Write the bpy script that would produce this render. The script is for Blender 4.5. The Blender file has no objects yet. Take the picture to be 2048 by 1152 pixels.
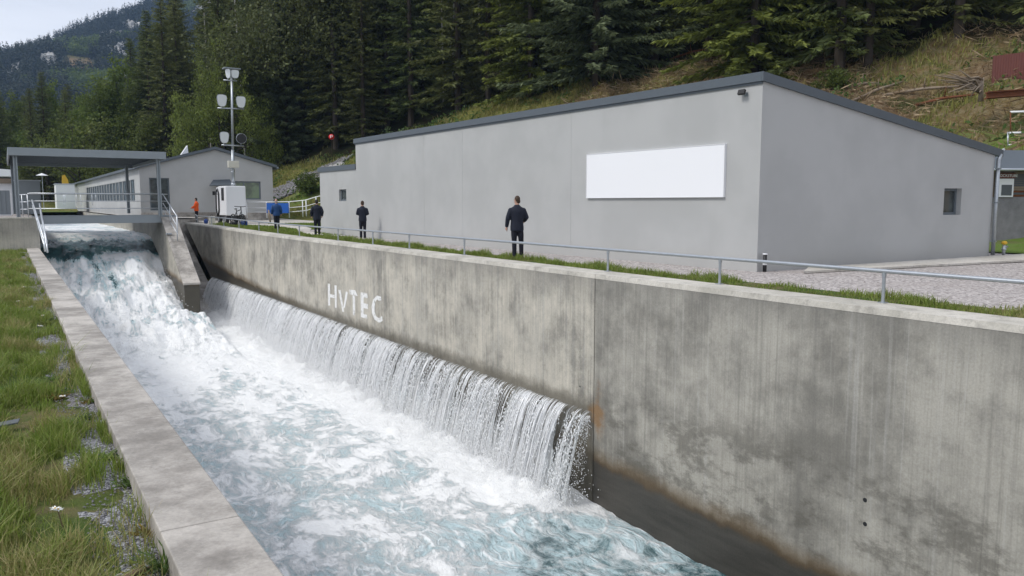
import bpy, math, random
import numpy as np
from mathutils import Vector, Matrix
S = bpy.context.scene
COL = S.collection
rnd = random.Random(7)
RG = np.random.default_rng(11)

# ------------------------------------------------------------------ camera
FPX, HOR, VPX = 1600.0, 405.0, 10.0
PITCH = math.atan((576 - HOR) / FPX)
YAW = math.atan((1024 - VPX) * math.cos(PITCH) / FPX)
CAM = np.array([0, 0, 1.62])
cd = bpy.data.cameras.new('camera'); cam = bpy.data.objects.new('camera', cd); COL.objects.link(cam)
cam.location = CAM; cam.rotation_euler = (math.pi / 2 - PITCH, 0, -YAW)
cd.sensor_width = 36; cd.lens = 36 * FPX / 2048; cd.clip_end = 8000; cd.clip_start = 0.05
S.camera = cam
# ------------------------------------------------------------------ world, sun, exposure
SUN_EL, SUN_AZ = math.radians(48), math.radians(-80)     # azimuth measured from +Y towards +X: light comes from the left bank
w = bpy.data.worlds.new("World"); S.world = w; w.use_nodes = True
nt = w.node_tree; nt.nodes.clear()
o = nt.nodes.new('ShaderNodeOutputWorld'); bg = nt.nodes.new('ShaderNodeBackground')
sky = nt.nodes.new('ShaderNodeTexSky'); sky.sky_type = 'NISHITA'; sky.sun_disc = False
sky.sun_elevation = SUN_EL; sky.sun_rotation = SUN_AZ
tc = nt.nodes.new('ShaderNodeTexCoord'); mp = nt.nodes.new('ShaderNodeMapping'); mp.inputs['Scale'].default_value = (2.2, 2.2, 7)
nz = nt.nodes.new('ShaderNodeTexNoise'); nz.inputs['Scale'].default_value = 1.6; nz.inputs['Detail'].default_value = 6; nz.inputs['Distortion'].default_value = .5
rp = nt.nodes.new('ShaderNodeValToRGB')                   # overcast cloud layer
rp.color_ramp.elements[0].position = .3; rp.color_ramp.elements[0].color = (5.3, 5.6, 6.3, 1)
rp.color_ramp.elements[1].position = .7; rp.color_ramp.elements[1].color = (7.0, 7.2, 7.8, 1)
mx = nt.nodes.new('ShaderNodeMix'); mx.data_type = 'RGBA'; mx.inputs[0].default_value = .9
L = nt.links.new
L(tc.outputs['Generated'], mp.inputs[0]); L(mp.outputs[0], nz.inputs['Vector']); L(nz.outputs[0], rp.inputs[0])
L(sky.outputs[0], mx.inputs[6]); L(rp.outputs[0], mx.inputs[7]); L(mx.outputs[2], bg.inputs[0]); L(bg.outputs[0], o.inputs[0])
bg.inputs[1].default_value = .1
sd = bpy.data.lights.new('sun', 'SUN'); sd.energy = 1.5; sd.angle = math.radians(14); sd.color = (1, .96, .9)
so = bpy.data.objects.new('sun', sd); COL.objects.link(so)
sdir = Vector((math.sin(SUN_AZ) * math.cos(SUN_EL), math.cos(SUN_AZ) * math.cos(SUN_EL), math.sin(SUN_EL)))
so.rotation_euler = sdir.to_track_quat('Z', 'Y').to_euler()
S.view_settings.view_transform = 'Standard'; S.view_settings.look = 'None'
S.view_settings.exposure = 0.54; S.view_settings.gamma = 1
S.cycles.max_bounces = 8; S.cycles.transparent_max_bounces = 24; S.cycles.volume_bounces = 1
S.cycles.use_denoising = True

# ------------------------------------------------------------------ maths helpers
fw = np.array([math.sin(YAW) * math.cos(PITCH), math.cos(YAW) * math.cos(PITCH), -math.sin(PITCH)])
rt = np.array([math.cos(YAW), -math.sin(YAW), 0]); upv = np.cross(rt, fw)
def ray(x, y): return fw + rt * (x - 1024) / FPX - upv * (y - 576) / FPX
def atz(x, y, z): d = ray(x, y); return CAM + d * (z - CAM[2]) / d[2]
def atX(x, y, X): d = ray(x, y); return CAM + d * X / d[0]
def atY(x, y, Y): d = ray(x, y); return CAM + d * Y / d[1]
def atD(x, y, D): return CAM + ray(x, y) * D
def atP(x, y, p0, n): d = ray(x, y); n = np.array(n, float); return CAM + d * (((np.array(p0) - CAM) @ n) / (d @ n))
def sstep(a, b, x): t = np.clip((np.asarray(x, float) - a) / (b - a), 0, 1); return t * t * (3 - 2 * t)
def hsh(ix, iy, s): v = np.sin(ix * 127.1 + iy * 311.7 + s * 53.37) * 43758.5453; return v - np.floor(v)
def vn(x, y, s=0):
    x = np.asarray(x, float); y = np.asarray(y, float); ix = np.floor(x); iy = np.floor(y); fx = x - ix; fy = y - iy
    fx = fx * fx * (3 - 2 * fx); fy = fy * fy * (3 - 2 * fy)
    return (hsh(ix, iy, s) * (1 - fx) + hsh(ix + 1, iy, s) * fx) * (1 - fy) + (hsh(ix, iy + 1, s) * (1 - fx) + hsh(ix + 1, iy + 1, s) * fx) * fy
def fbm(x, y, o=4, s=0, r=.5):
    t = 0; a = 1; n = 0
    for i in range(o): t = t + a * vn(x, y, s + i * 7.3); n += a; a *= r; x = np.asarray(x) * 2.03 + 11.3; y = np.asarray(y) * 2.03 + 5.7
    return t / n

# ------------------------------------------------------------------ object helpers
def tag(o, label=None, cat=None, group=None, kind=None):
    if label: o['label'] = label
    if cat: o['category'] = cat
    if group: o['group'] = group
    if kind: o['kind'] = kind
    return o
def thing(name, label, cat, loc=(0, 0, 0), group=None, rotz=0, scale=1):
    e = bpy.data.objects.new(name, None); COL.objects.link(e); e.empty_display_size = .2
    e.location = [float(v) for v in loc]; e.rotation_euler = (0, 0, rotz); e.scale = (scale,) * 3
    return tag(e, label, cat, group)
def link(name, me, parent=None):
    ob = bpy.data.objects.new(name, me); COL.objects.link(ob); ob.parent = parent; return ob
def wloc(p):
    v = np.zeros(3)
    while p is not None: v = v + np.array(p.location); p = p.parent
    return v
def npmesh(name, V, F, mat, attrs=None, smooth=False, uv=None):
    """V (n,3); F list of (m,k) int arrays"""
    me = bpy.data.meshes.new(name); V = np.asarray(V, np.float32)
    F = [np.asarray(f, np.int32) for f in F if len(f)]
    me.vertices.add(len(V)); me.vertices.foreach_set('co', V.ravel())
    lv = np.concatenate([f.ravel() for f in F]); tot = np.concatenate([np.full(len(f), f.shape[1], np.int32) for f in F])
    st = np.concatenate([[0], np.cumsum(tot)[:-1]]).astype(np.int32)
    me.loops.add(len(lv)); me.loops.foreach_set('vertex_index', lv)
    me.polygons.add(len(tot)); me.polygons.foreach_set('loop_start', st); me.polygons.foreach_set('loop_total', tot)
    me.polygons.foreach_set('use_smooth', np.full(len(tot), smooth, bool))
    if uv is not None:
        l = me.uv_layers.new(name='UVMap'); l.data.foreach_set('uv', np.asarray(uv, np.float32)[lv].ravel())
    for k, a in (attrs or {}).items():
        at = me.attributes.new(k, 'FLOAT', 'POINT'); at.data.foreach_set('value', np.asarray(a, np.float32))
    me.update(calc_edges=True); me.validate()
    for m in (mat if isinstance(mat, (list, tuple)) else [mat]): me.materials.append(m)
    return me
def grid(name, X, Y, Z, mat, attrs=None, smooth=True, parent=None, keep=None, uv=None):
    n, m = X.shape; V = np.stack([X, Y, Z], -1).reshape(-1, 3)
    i = np.arange((n - 1) * (m - 1)); r = i // (m - 1); c = i % (m - 1); a = r * m + c
    F = np.stack([a, a + 1, a + m + 1, a + m], -1)
    if keep is not None: F = F[keep.ravel()]
    return link(name, npmesh(name, V, [F], mat, {k: v.ravel() for k, v in (attrs or {}).items()}, smooth, uv), parent)
class MB:
    def __init__(s): s.v = []; s.f = []; s.m = []; s.cur = 0
    def add(s, vs, fs):
        b = len(s.v); s.v += [tuple(map(float, v)) for v in vs]; s.f += [tuple(b + i for i in f) for f in fs]; s.m += [s.cur] * len(fs); return s
    def hexa(s, p):   # 8 points: 4 bottom, 4 top (same order)
        return s.add(p, [(3, 2, 1, 0), (4, 5, 6, 7), (0, 1, 5, 4), (1, 2, 6, 5), (2, 3, 7, 6), (3, 0, 4, 7)])
    def box(s, a, b):
        (x0, y0, z0), (x1, y1, z1) = a, b
        return s.hexa([(x0, y0, z0), (x1, y0, z0), (x1, y1, z0), (x0, y1, z0), (x0, y0, z1), (x1, y0, z1), (x1, y1, z1), (x0, y1, z1)])
    def fbox(s, O, ex, ey, ez):   # box from frame
        O, ex, ey, ez = (np.array(q, float) for q in (O, ex, ey, ez))
        return s.hexa([O, O + ex, O + ex + ey, O + ey, O + ez, O + ex + ez, O + ex + ey + ez, O + ey + ez])
    def prism(s, poly, d):    # poly: list of 3d points, d: extrusion vector
        n = len(poly); P = [np.array(p, float) for p in poly]; d = np.array(d, float)
        return s.add(P + [p + d for p in P], [tuple(range(n))[::-1], tuple(range(n, 2 * n))] + [(i, (i + 1) % n, n + (i + 1) % n, n + i) for i in range(n)])
    def tube(s, pts, rad, n=8, cap=True):
        P = [np.array(p, float) for p in pts]; R = rad if isinstance(rad, (list, tuple, np.ndarray)) else [rad] * len(P)
        vs = []; ref = None
        for i, p in enumerate(P):
            t = P[min(i + 1, len(P) - 1)] - P[max(i - 1, 0)]; t = t / (np.linalg.norm(t) + 1e-9)
            if ref is None: ref = np.array([0, 0, 1.]) if abs(t[2]) < .9 else np.array([1., 0, 0])
            u = np.cross(t, ref); u /= np.linalg.norm(u) + 1e-9; v = np.cross(u, t); ref = v
            for k in range(n):
                a = 2 * math.pi * k / n; vs.append(p + R[i] * (math.cos(a) * u + math.sin(a) * v))
        fs = [(i * n + k, i * n + (k + 1) % n, (i + 1) * n + (k + 1) % n, (i + 1) * n + k) for i in range(len(P) - 1) for k in range(n)]
        if cap: fs += [tuple(range(n))[::-1], tuple((len(P) - 1) * n + k for k in range(n))]
        return s.add(vs, fs)
    def ball(s, c, r, n=10, m=7, jit=0):
        c = np.array(c, float); r = np.array([r] * 3 if np.isscalar(r) else r, float); vs = [c + (0, 0, r[2])]
        for i in range(1, m):
            a = math.pi * i / m
            for k in range(n):
                b = 2 * math.pi * k / n; j = 1 + (rnd.random() - .5) * jit
                vs.append(c + r * j * np.array([math.sin(a) * math.cos(b), math.sin(a) * math.sin(b), math.cos(a)]))
        vs.append(c - (0, 0, r[2])); fs = [(0, 1 + k, 1 + (k + 1) % n) for k in range(n)]
        for i in range(m - 2):
            q = 1 + i * n; fs += [(q + k, q + n + k, q + n + (k + 1) % n, q + (k + 1) % n) for k in range(n)]
        q = 1 + (m - 2) * n; fs += [(len(vs) - 1, q + (k + 1) % n, q + k) for k in range(n)]
        return s.add(vs, fs)
    def build(s, name, mat, parent=None, smooth=False, local=False, bevel=0):
        me = bpy.data.meshes.new(name); off = np.zeros(3) if local else wloc(parent)
        me.from_pydata([tuple(np.array(v) - off) for v in s.v], [], s.f)
        for m in (mat if isinstance(mat, (list, tuple)) else [mat]): me.materials.append(m)
        me.polygons.foreach_set('material_index', s.m); me.polygons.foreach_set('use_smooth', [smooth] * len(s.f)); me.update()
        ob = link(name, me, parent)
        if bevel:
            b = ob.modifiers.new('bevel', 'BEVEL'); b.width = bevel; b.segments = 2; b.limit_method = 'ANGLE'
        return ob

# ------------------------------------------------------------------ material helpers
class G:
    def __init__(s, name):
        s.mat = bpy.data.materials.new(name); s.mat.use_nodes = True; s.nt = s.mat.node_tree; s.nt.nodes.clear()
        s.out = s.nt.nodes.new('ShaderNodeOutputMaterial')
    def put(s, sock, v):
        if hasattr(v, 'is_output') or isinstance(v, bpy.types.NodeSocket): s.nt.links.new(v, sock)
        else: sock.default_value = tuple(v) + (1,) if isinstance(v, (tuple, list)) and len(v) == 3 and sock.type == 'RGBA' else v
    def n(s, typ, ins=None, **kw):
        nd = s.nt.nodes.new('ShaderNode' + typ)
        for k, v in kw.items(): setattr(nd, k, v)
        for k, v in (ins or {}).items(): s.put(nd.inputs[k], v)
        return nd
    def pos(s): return s.n('NewGeometry').outputs['Position']
    def objco(s): return s.n('TexCoord').outputs['Object']
    def uv(s): return s.n('TexCoord').outputs['UV']
    def attr(s, name): return s.n('Attribute', attribute_name=name).outputs['Fac']
    def rand(s): return s.n('ObjectInfo').outputs['Random']
    def sc(s, v, k): return s.n('VectorMath', {0: v, 1: tuple(k)}, operation='MULTIPLY').outputs[0]
    def noise(s, v, scale=1, detail=4, rough=.55, dist=0): return s.n('TexNoise', {'Vector': v, 'Scale': scale, 'Detail': detail, 'Roughness': rough, 'Distortion': dist}).outputs[0]
    def noisec(s, v, scale=1, detail=3): return s.n('TexNoise', {'Vector': v, 'Scale': scale, 'Detail': detail}).outputs[1]
    def vor(s, v, scale=1, feature='F1', **k): return s.n('TexVoronoi', {'Vector': v, 'Scale': scale, **k}, feature=feature).outputs[0]
    def m(s, op, a, b=0., c=None, clamp=False):
        d = {0: a, 1: b}
        if c is not None: d[2] = c
        return s.n('Math', d, operation=op, use_clamp=clamp).outputs[0]
    def rng(s, v, a, b, c=0., d=1., smooth=True):
        return s.n('MapRange', {0: v, 1: a, 2: b, 3: c, 4: d}, interpolation_type='SMOOTHSTEP' if smooth else 'LINEAR').outputs[0]
    def mix(s, f, a, b, blend='MIX'):
        return s.n('Mix', {0: f, 6: a, 7: b}, data_type='RGBA', blend_type=blend).outputs[2]
    def xyz(s, v): return s.n('SeparateXYZ', {0: v}).outputs
    def comb(s, x, y, z): return s.n('CombineXYZ', {0: x, 1: y, 2: z}).outputs[0]
    def bump(s, h, st=.3, d=.02): return s.n('Bump', {'Height': h, 'Strength': st, 'Distance': d}).outputs[0]
    def bsdf(s, col, rough=.7, normal=None, metal=0., spec=.4, **kw):
        p = s.n('BsdfPrincipled', {'Base Color': col, 'Roughness': rough, 'Metallic': metal, 'Specular IOR Level': spec})
        if normal is not None: s.put(p.inputs['Normal'], normal)
        for k, v in kw.items(): s.put(p.inputs[k], v)
        return p.outputs[0]
    def done(s, sh): s.nt.links.new(sh, s.out.inputs[0]); return s.mat
def simple(name, col, rough=.6, metal=0., var=.12, scale=3., spec=.4, bump=0.):
    g = G(name); p = g.objco(); n = g.noise(p, scale, 5); f = g.noise(p, scale * 9, 3)
    v = g.m('ADD', g.m('MULTIPLY', g.m('SUBTRACT', n, .5), 2 * var), g.m('MULTIPLY', g.m('SUBTRACT', f, .5), var))
    c = g.mix(1., tuple(col), g.comb(g.m('ADD', v, 1.), g.m('ADD', v, 1.), g.m('ADD', v, 1.)), 'MULTIPLY')
    r = g.m('ADD', g.m('MULTIPLY', g.m('SUBTRACT', f, .5), .2), rough)
    return g.done(g.bsdf(c, r, g.bump(f, bump) if bump else None, metal, spec))

def concrete(name, lo=(.215, .205, .18), hi=(.42, .40, .35), wall=False, top=False):
    g = G(name); p = g.pos(); X, Y, Z = g.xyz(p)
    big = g.noise(p, .45, 5, .6); mid = g.noise(p, 2.1, 9, .72); fine = g.noise(p, 28, 4, .7)
    f = g.m('ADD', g.m('MULTIPLY', big, .6), g.m('MULTIPLY', mid, .4))
    f = g.rng(f, .39, .61)
    c = g.mix(f, lo, hi)
    sp = g.m('ADD', g.m('MULTIPLY', g.m('SUBTRACT', fine, .5), .6), 1.)
    h = fine
    if wall:
        streak = g.noise(g.comb(g.m('MULTIPLY', X, 9.), g.m('MULTIPLY', Y, 9.), g.m('MULTIPLY', Z, .16)), 1, 4, .7)
        board = g.noise(g.comb(g.m('MULTIPLY', X, 26.), g.m('MULTIPLY', Y, 26.), g.m('MULTIPLY', Z, .5)), 1, 2, .5)
        # formwork panels left of the joint are paler and warmer
        pale = g.rng(Y, 13.8, 14.0)
        bl2 = g.rng(g.m('ADD', g.m('MULTIPLY', g.noise(p, .8, 9, .72), .6), g.m('MULTIPLY', streak, .4)), .40, .60)
        c = g.mix(g.m('MULTIPLY', g.m('MULTIPLY', pale, bl2), .88), c, (.60, .56, .475))
        dl = g.m('MULTIPLY', g.rng(streak, .50, .72), .38)
        c = g.mix(dl, c, (.15, .145, .13))
        c = g.mix(g.m('MULTIPLY', g.rng(streak, .46, .30), .3), c, (.52, .51, .48))
        c = g.mix(g.m('MULTIPLY', g.rng(board, .45, .65), .14), c, (.15, .145, .135))
        # dirty run-off band under the coping, drawn down unevenly
        tb = g.m('ADD', Z, g.m('MULTIPLY', g.m('SUBTRACT', g.noise(g.comb(0., g.m('MULTIPLY', Y, 1.3), g.m('MULTIPLY', Z, .2)), 1, 6, .7), .5), 1.9))
        c = g.mix(g.m('MULTIPLY', g.rng(tb, -.8, .1), .5), c, (.17, .165, .15))
        # old waterline blotches
        st = g.noise(g.sc(p, (1, .7, 1.3)), 1.25, 10, .74)
        band = g.m('MULTIPLY', g.rng(Z, -1.9, -2.9), g.rng(Y, 14.2, 13.2))
        c = g.mix(g.m('MULTIPLY', g.m('MULTIPLY', g.rng(st, .46, .60), band), .62), c, (.105, .098, .082))
        # constantly wetted base with algae
        wob = g.m('MULTIPLY', g.m('SUBTRACT', g.noise(g.sc(p, (1, .8, .8)), 1.1, 6, .65), .5), .55)
        line = g.m('ADD', g.m('ADD', Z, wob), g.m('MULTIPLY', g.m('SUBTRACT', 14., Y), .045))
        wet = g.rng(line, -3.98, -4.16)
        wc = g.mix(g.noise(g.sc(p, (1, .3, 2.)), 2.2, 6, .7), (.018, .017, .015), (.105, .098, .085))
        c = g.mix(wet, c, wc)
        ed = g.m('MULTIPLY', g.rng(line, -3.72, -4.05), g.rng(line, -4.25, -4.1))
        c = g.mix(g.m('MULTIPLY', ed, .6), c, (.12, .075, .03))
        # wet strip above the weir lip
        lip = g.m('MULTIPLY', g.rng(g.m('ADD', Z, g.m('MULTIPLY', g.m('SUBTRACT', mid, .5), .5)), -2.62, -3.0), pale)
        c = g.mix(g.m('MULTIPLY', lip, .75), c, (.10, .09, .068))
        # rust at the joint
        dy = g.m('ABSOLUTE', g.m('SUBTRACT', Y, 13.75)); dz = g.m('ABSOLUTE', g.m('ADD', Z, 3.05))
        rr = g.m('ADD', g.m('ADD', g.m('MULTIPLY', dy, 2.2), g.m('MULTIPLY', dz, 1.3)), g.m('MULTIPLY', g.m('SUBTRACT', st, .5), 2.6))
        c = g.mix(g.m('MULTIPLY', g.rng(rr, .95, .2), .7), c, (.24, .115, .025))
        h = g.m('ADD', fine, g.m('MULTIPLY', board, .7))
        rough = g.m('SUBTRACT', .85, g.m('MULTIPLY', wet, .45))
    else:
        bl = g.rng(g.noise(p, 2.6, 10, .78), .50, .64)
        c = g.mix(g.m('MULTIPLY', bl, .45), c, (.20, .188, .17))
        pit = g.vor(p, 11, Randomness=1.); pitn = g.noise(p, 2.3, 2)
        pf = g.m('MULTIPLY', g.rng(pit, .10, .05), g.rng(pitn, .6, .66))
        c = g.mix(g.m('MULTIPLY', pf, .7), c, (.06, .055, .05))
        rough = .85
    c = g.mix(1., c, g.comb(sp, sp, sp), 'MULTIPLY')
    return g.done(g.bsdf(c, rough, g.bump(h, .35, .008), 0., .3))

M = {}
M['wall'] = concrete('wall_concrete', wall=True)
M['conc'] = concrete('old_concrete', (.23, .212, .19), (.52, .485, .44))
M['coping'] = concrete('pale_coping_concrete', (.42, .40, .35), (.60, .57, .51))
M['slab'] = concrete('pale_slab', (.46, .43, .38), (.60, .57, .52))
def render_wall():
    g = G('grey_render'); p = g.pos(); X, Y, Z = g.xyz(p)
    f = g.noise(p, .5, 4, .6); fi = g.noise(p, 60, 3, .7); st = g.noise(g.sc(p, (1.2, 1.2, .12)), 1, 5, .65)
    c = g.mix(g.rng(f, .35, .65), (.41, .415, .412), (.45, .455, .452))
    c = g.mix(g.m('MULTIPLY', g.rng(st, .55, .75), .10), c, (.30, .30, .295))
    c = g.mix(g.m('MULTIPLY', g.rng(g.m('ADD', Z, g.m('MULTIPLY', st, -.4)), .35, -.1), .4), c, (.40, .39, .37))
    k = g.m('ADD', 1., g.m('MULTIPLY', g.m('SUBTRACT', fi, .5), .10))
    return g.done(g.bsdf(g.mix(1., c, g.comb(k, k, k), 'MULTIPLY'), .9, g.bump(fi, .25, .004), 0., .25))
M['render'] = render_wall()
M['fascia'] = simple('grey_fascia_metal', (.105, .125, .145), .5, .2, .06, 1.5)
M['steel'] = simple('painted_steel_grey', (.25, .28, .30), .5, .3, .08, 2)
M['galv'] = simple('galvanised_steel', (.42, .45, .48), .42, .75, .14, 14)
M['galvw'] = simple('bright_galvanised', (.62, .65, .68), .4, .55, .1, 8)
M['frame'] = simple('window_frame_grey', (.13, .155, .175), .5, .1, .05)
M['white'] = simple('white_paint', (.80, .81, .83), .5, 0, .03, 2)
M['sign'] = simple('white_sign_panel', (.86, .87, .90), .45, 0, .015, .8)
M['whitelamp'] = simple('lamp_glass_white', (.70, .73, .74), .3, 0, .03, 3)
M['black'] = simple('black_plastic', (.018, .018, .02), .5, 0, .2)
M['dark'] = simple('dark_undercarriage', (.03, .03, .032), .7, 0, .3)
M['blue'] = simple('blue_banner', (.012, .10, .42), .55, 0, .08)
M['bluep'] = simple('blue_plastic', (.02, .06, .25), .45, 0, .1)
M['paint'] = None
M['red'] = simple('red_paint', (.30, .035, .025), .6, 0, .15)
M['redball'] = simple('red_marker', (.6, .02, .02), .45, 0, .15)
M['rust'] = simple('rusty_steel', (.17, .062, .028), .8, .2, .35, 3)
M['redclad'] = simple('red_brown_cladding', (.145, .048, .038), .65, 0, .1, 2)
M['roofblue'] = simple('blue_grey_roof', (.17, .22, .25), .6, .1, .1)
M['yellow'] = simple('yellow_plastic', (.65, .40, .03), .5, 0, .1)
M['wood'] = simple('weathered_wood', (.25, .2, .15), .9, 0, .35, 5)
M['bark'] = simple('bark', (.055, .045, .036), .95, 0, .35, 4, .2, .5)
M['barkpale'] = simple('pale_bark', (.26, .25, .22), .9, 0, .3, 3)
M['stem'] = simple('stick_bark', (.15, .10, .065), .85, 0, .3, 20)
M['slate'] = simple('slate', (.10, .11, .12), .6, 0, .2, 20)
M['rock'] = simple('grey_rock', (.22, .215, .225), .9, 0, .4, 3, .2, .5)
M['palerock'] = simple('pale_rock', (.42, .41, .39), .9, 0, .3, .1)
M['petal'] = simple('white_petal', (.85, .86, .84), .6, 0, .03)
M['plastic'] = simple('pale_container', (.6, .58, .5), .5, 0, .1)
def glass(name, tint=(.03, .036, .036)):
    g = G(name); p = g.pos(); n = g.noise(p, 1.2, 3)
    c = g.mix(g.rng(n, .4, .6), tint, tuple(t * 2.4 for t in tint))
    return g.done(g.bsdf(c, .04, g.bump(n, .03, .05), 0., .8))
M['glass'] = glass('window_glass'); M['glassblue'] = glass('facade_glass', (.10, .13, .15)); M['glassgreenrefl'] = glass('green_reflection_glass', (.05, .075, .035))  # right gable pane: a green reflection is painted into the glass tint
def worn_paint():
    g = G('worn_white_paint'); p = g.pos(); n = g.noise(p, 9, 6, .7, .5); b = g.noise(p, 40, 3)
    f = g.rng(n, .36, .5)
    c = g.mix(f, (.40, .39, .37), (.78, .78, .77))
    return g.done(g.bsdf(c, .85, g.bump(b, .3, .004)))
M['paint'] = worn_paint()
def gravel_mat(name, a, b, c2, scale):
    g = G(name); p = g.pos(); v = g.n('TexVoronoi', {'Vector': p, 'Scale': scale}); r = g.xyz(v.outputs['Color'])[0]
    n = g.noise(p, .6, 5, .6)
    c = g.mix(g.rng(r, .1, .9), a, b); c = g.mix(g.m('MULTIPLY', g.rng(n, .5, .7), .5), c, c2)
    return g.done(g.bsdf(c, .95, g.bump(g.m('SUBTRACT', 1., v.outputs['Distance']), .7, .02), 0., .2))
M['gravel'] = gravel_mat('pinkish_gravel', (.26, .235, .225), (.54, .50, .48), (.36, .32, .30), 22)
M['gravelfine'] = gravel_mat('grey_gravel', (.07, .07, .078), (.38, .38, .40), (.16, .13, .10), 55)
M['scree'] = gravel_mat('scree', (.07, .068, .075), (.34, .325, .33), (.16, .15, .14), 2.6)
def soil(name, cols, sc1=1.2):
    g = G(name); p = g.pos(); a = g.noise(p, sc1, 6, .65, .4); b = g.noise(p, sc1 * .22, 4, .6); f = g.noise(p, sc1 * 14, 4, .7)
    c = g.mix(g.rng(a, .38, .62), cols[0], cols[1]); c = g.mix(g.rng(b, .45, .6), c, cols[2])
    k = g.m('ADD', .55, g.m('MULTIPLY', f, .9))
    return g.done(g.bsdf(g.mix(1., c, g.comb(k, k, k), 'MULTIPLY'), .95, g.bump(f, .8, .05), 0., .15))
M['lawn'] = soil('lawn_soil', [(.09, .12, .03), (.17, .145, .07), (.07, .115, .025)], 2.5)
M['lawnfar'] = soil('lawn_green', [(.10, .165, .028), (.125, .18, .038), (.13, .15, .05)], 2.)
def hill_mat():
    g = G('hillside_soil'); p = g.pos(); at = g.attr('brush'); fo = g.attr('forest')
    a = g.noise(p, .35, 6, .65, .5); b = g.noise(p, 1.6, 6, .7, .6); f = g.noise(p, 5., 5, .75)
    c = g.mix(g.rng(a, .38, .62), (.16, .17, .04), (.24, .22, .07)); c = g.mix(g.rng(b, .48, .62), c, (.07, .11, .028))
    br = g.mix(g.rng(b, .40, .62), (.19, .12, .065), (.30, .225, .14)); br = g.mix(g.rng(a, .52, .62), br, (.09, .10, .035))
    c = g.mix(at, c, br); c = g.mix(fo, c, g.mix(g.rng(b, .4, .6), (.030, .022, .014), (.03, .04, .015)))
    k = g.m('ADD', .4, g.m('MULTIPLY', f, 1.2))
    return g.done(g.bsdf(g.mix(1., c, g.comb(k, k, k), 'MULTIPLY'), .95, g.bump(f, 1., .25), 0., .1))
M['hill'] = hill_mat()
def leaf(name, dark, light, alt, altamt=.5, trans=.3, spec=.25):
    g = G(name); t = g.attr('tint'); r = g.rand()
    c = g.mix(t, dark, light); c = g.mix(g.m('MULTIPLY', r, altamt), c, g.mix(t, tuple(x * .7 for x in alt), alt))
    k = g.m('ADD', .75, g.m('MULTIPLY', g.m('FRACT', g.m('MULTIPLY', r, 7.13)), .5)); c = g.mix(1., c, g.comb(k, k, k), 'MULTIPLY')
    d = g.bsdf(c, .6, None, 0., spec); tr = g.n('BsdfTranslucent', {0: c}).outputs[0]
    return g.done(g.n('MixShader', {0: trans, 1: d, 2: tr}).outputs[0])
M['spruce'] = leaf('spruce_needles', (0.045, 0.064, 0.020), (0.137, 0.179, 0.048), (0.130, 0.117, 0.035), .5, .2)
M['spruceblue'] = leaf('far_spruce_needles', (.016, .026, .020), (.046, .066, .042), (.05, .055, .03), .4, .15)
M['spruceolive'] = leaf('olive_spruce_needles', (0.066, 0.090, 0.019), (0.240, 0.275, 0.052), (0.180, 0.213, 0.043), .3, .2)
M['pine'] = leaf('grey_green_needles', (0.066, 0.090, 0.042), (0.218, 0.264, 0.131), (0.159, 0.198, 0.095), .3, .2)
M['leafgreen'] = leaf('broad_leaves', (0.055, 0.086, 0.018), (0.147, 0.200, 0.042), (0.138, 0.156, 0.030), .4, .35)
M['leafdark'] = leaf('dark_broad_leaves', (0.048, 0.072, 0.026), (0.143, 0.186, 0.059), (0.129, 0.125, 0.046), .5, .3)
M['leafbright'] = leaf('bright_leaves', (0.095, 0.130, 0.027), (0.218, 0.260, 0.059), (0.175, 0.199, 0.053), .3, .35)
M['leafautumn'] = leaf('autumn_leaves', (.10, .08, .02), (.27, .19, .04), (.15, .16, .04), .4, .35)
M['leafgrey'] = leaf('grey_leaves', (0.056, 0.090, 0.038), (0.144, 0.209, 0.090), (0.120, 0.171, 0.068), .4, .3)
M['fern'] = leaf('fern_leaves', (.045, .085, .02), (.12, .20, .05), (.10, .14, .04), .4, .35)
M['brown'] = leaf('dry_brown_stalks', (.16, .105, .055), (.40, .31, .20), (.30, .22, .12), .5, .15)
def grassmat(name, a, b, dry):
    g = G(name); t = g.attr('tint'); d = g.attr('dry')
    c = g.mix(t, a, b); c = g.mix(d, c, dry)
    return g.done(g.n('MixShader', {0: .3, 1: g.bsdf(c, .5, None, 0., .3), 2: g.n('BsdfTranslucent', {0: c}).outputs[0]}).outputs[0])
M['grass'] = grassmat('grass_blades', (.095, .155, .02), (.27, .37, .06), (.42, .35, .17))
M['hillgrass'] = grassmat('hill_grass', (.13, .155, .03), (.29, .29, .07), (.36, .28, .14))
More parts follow.
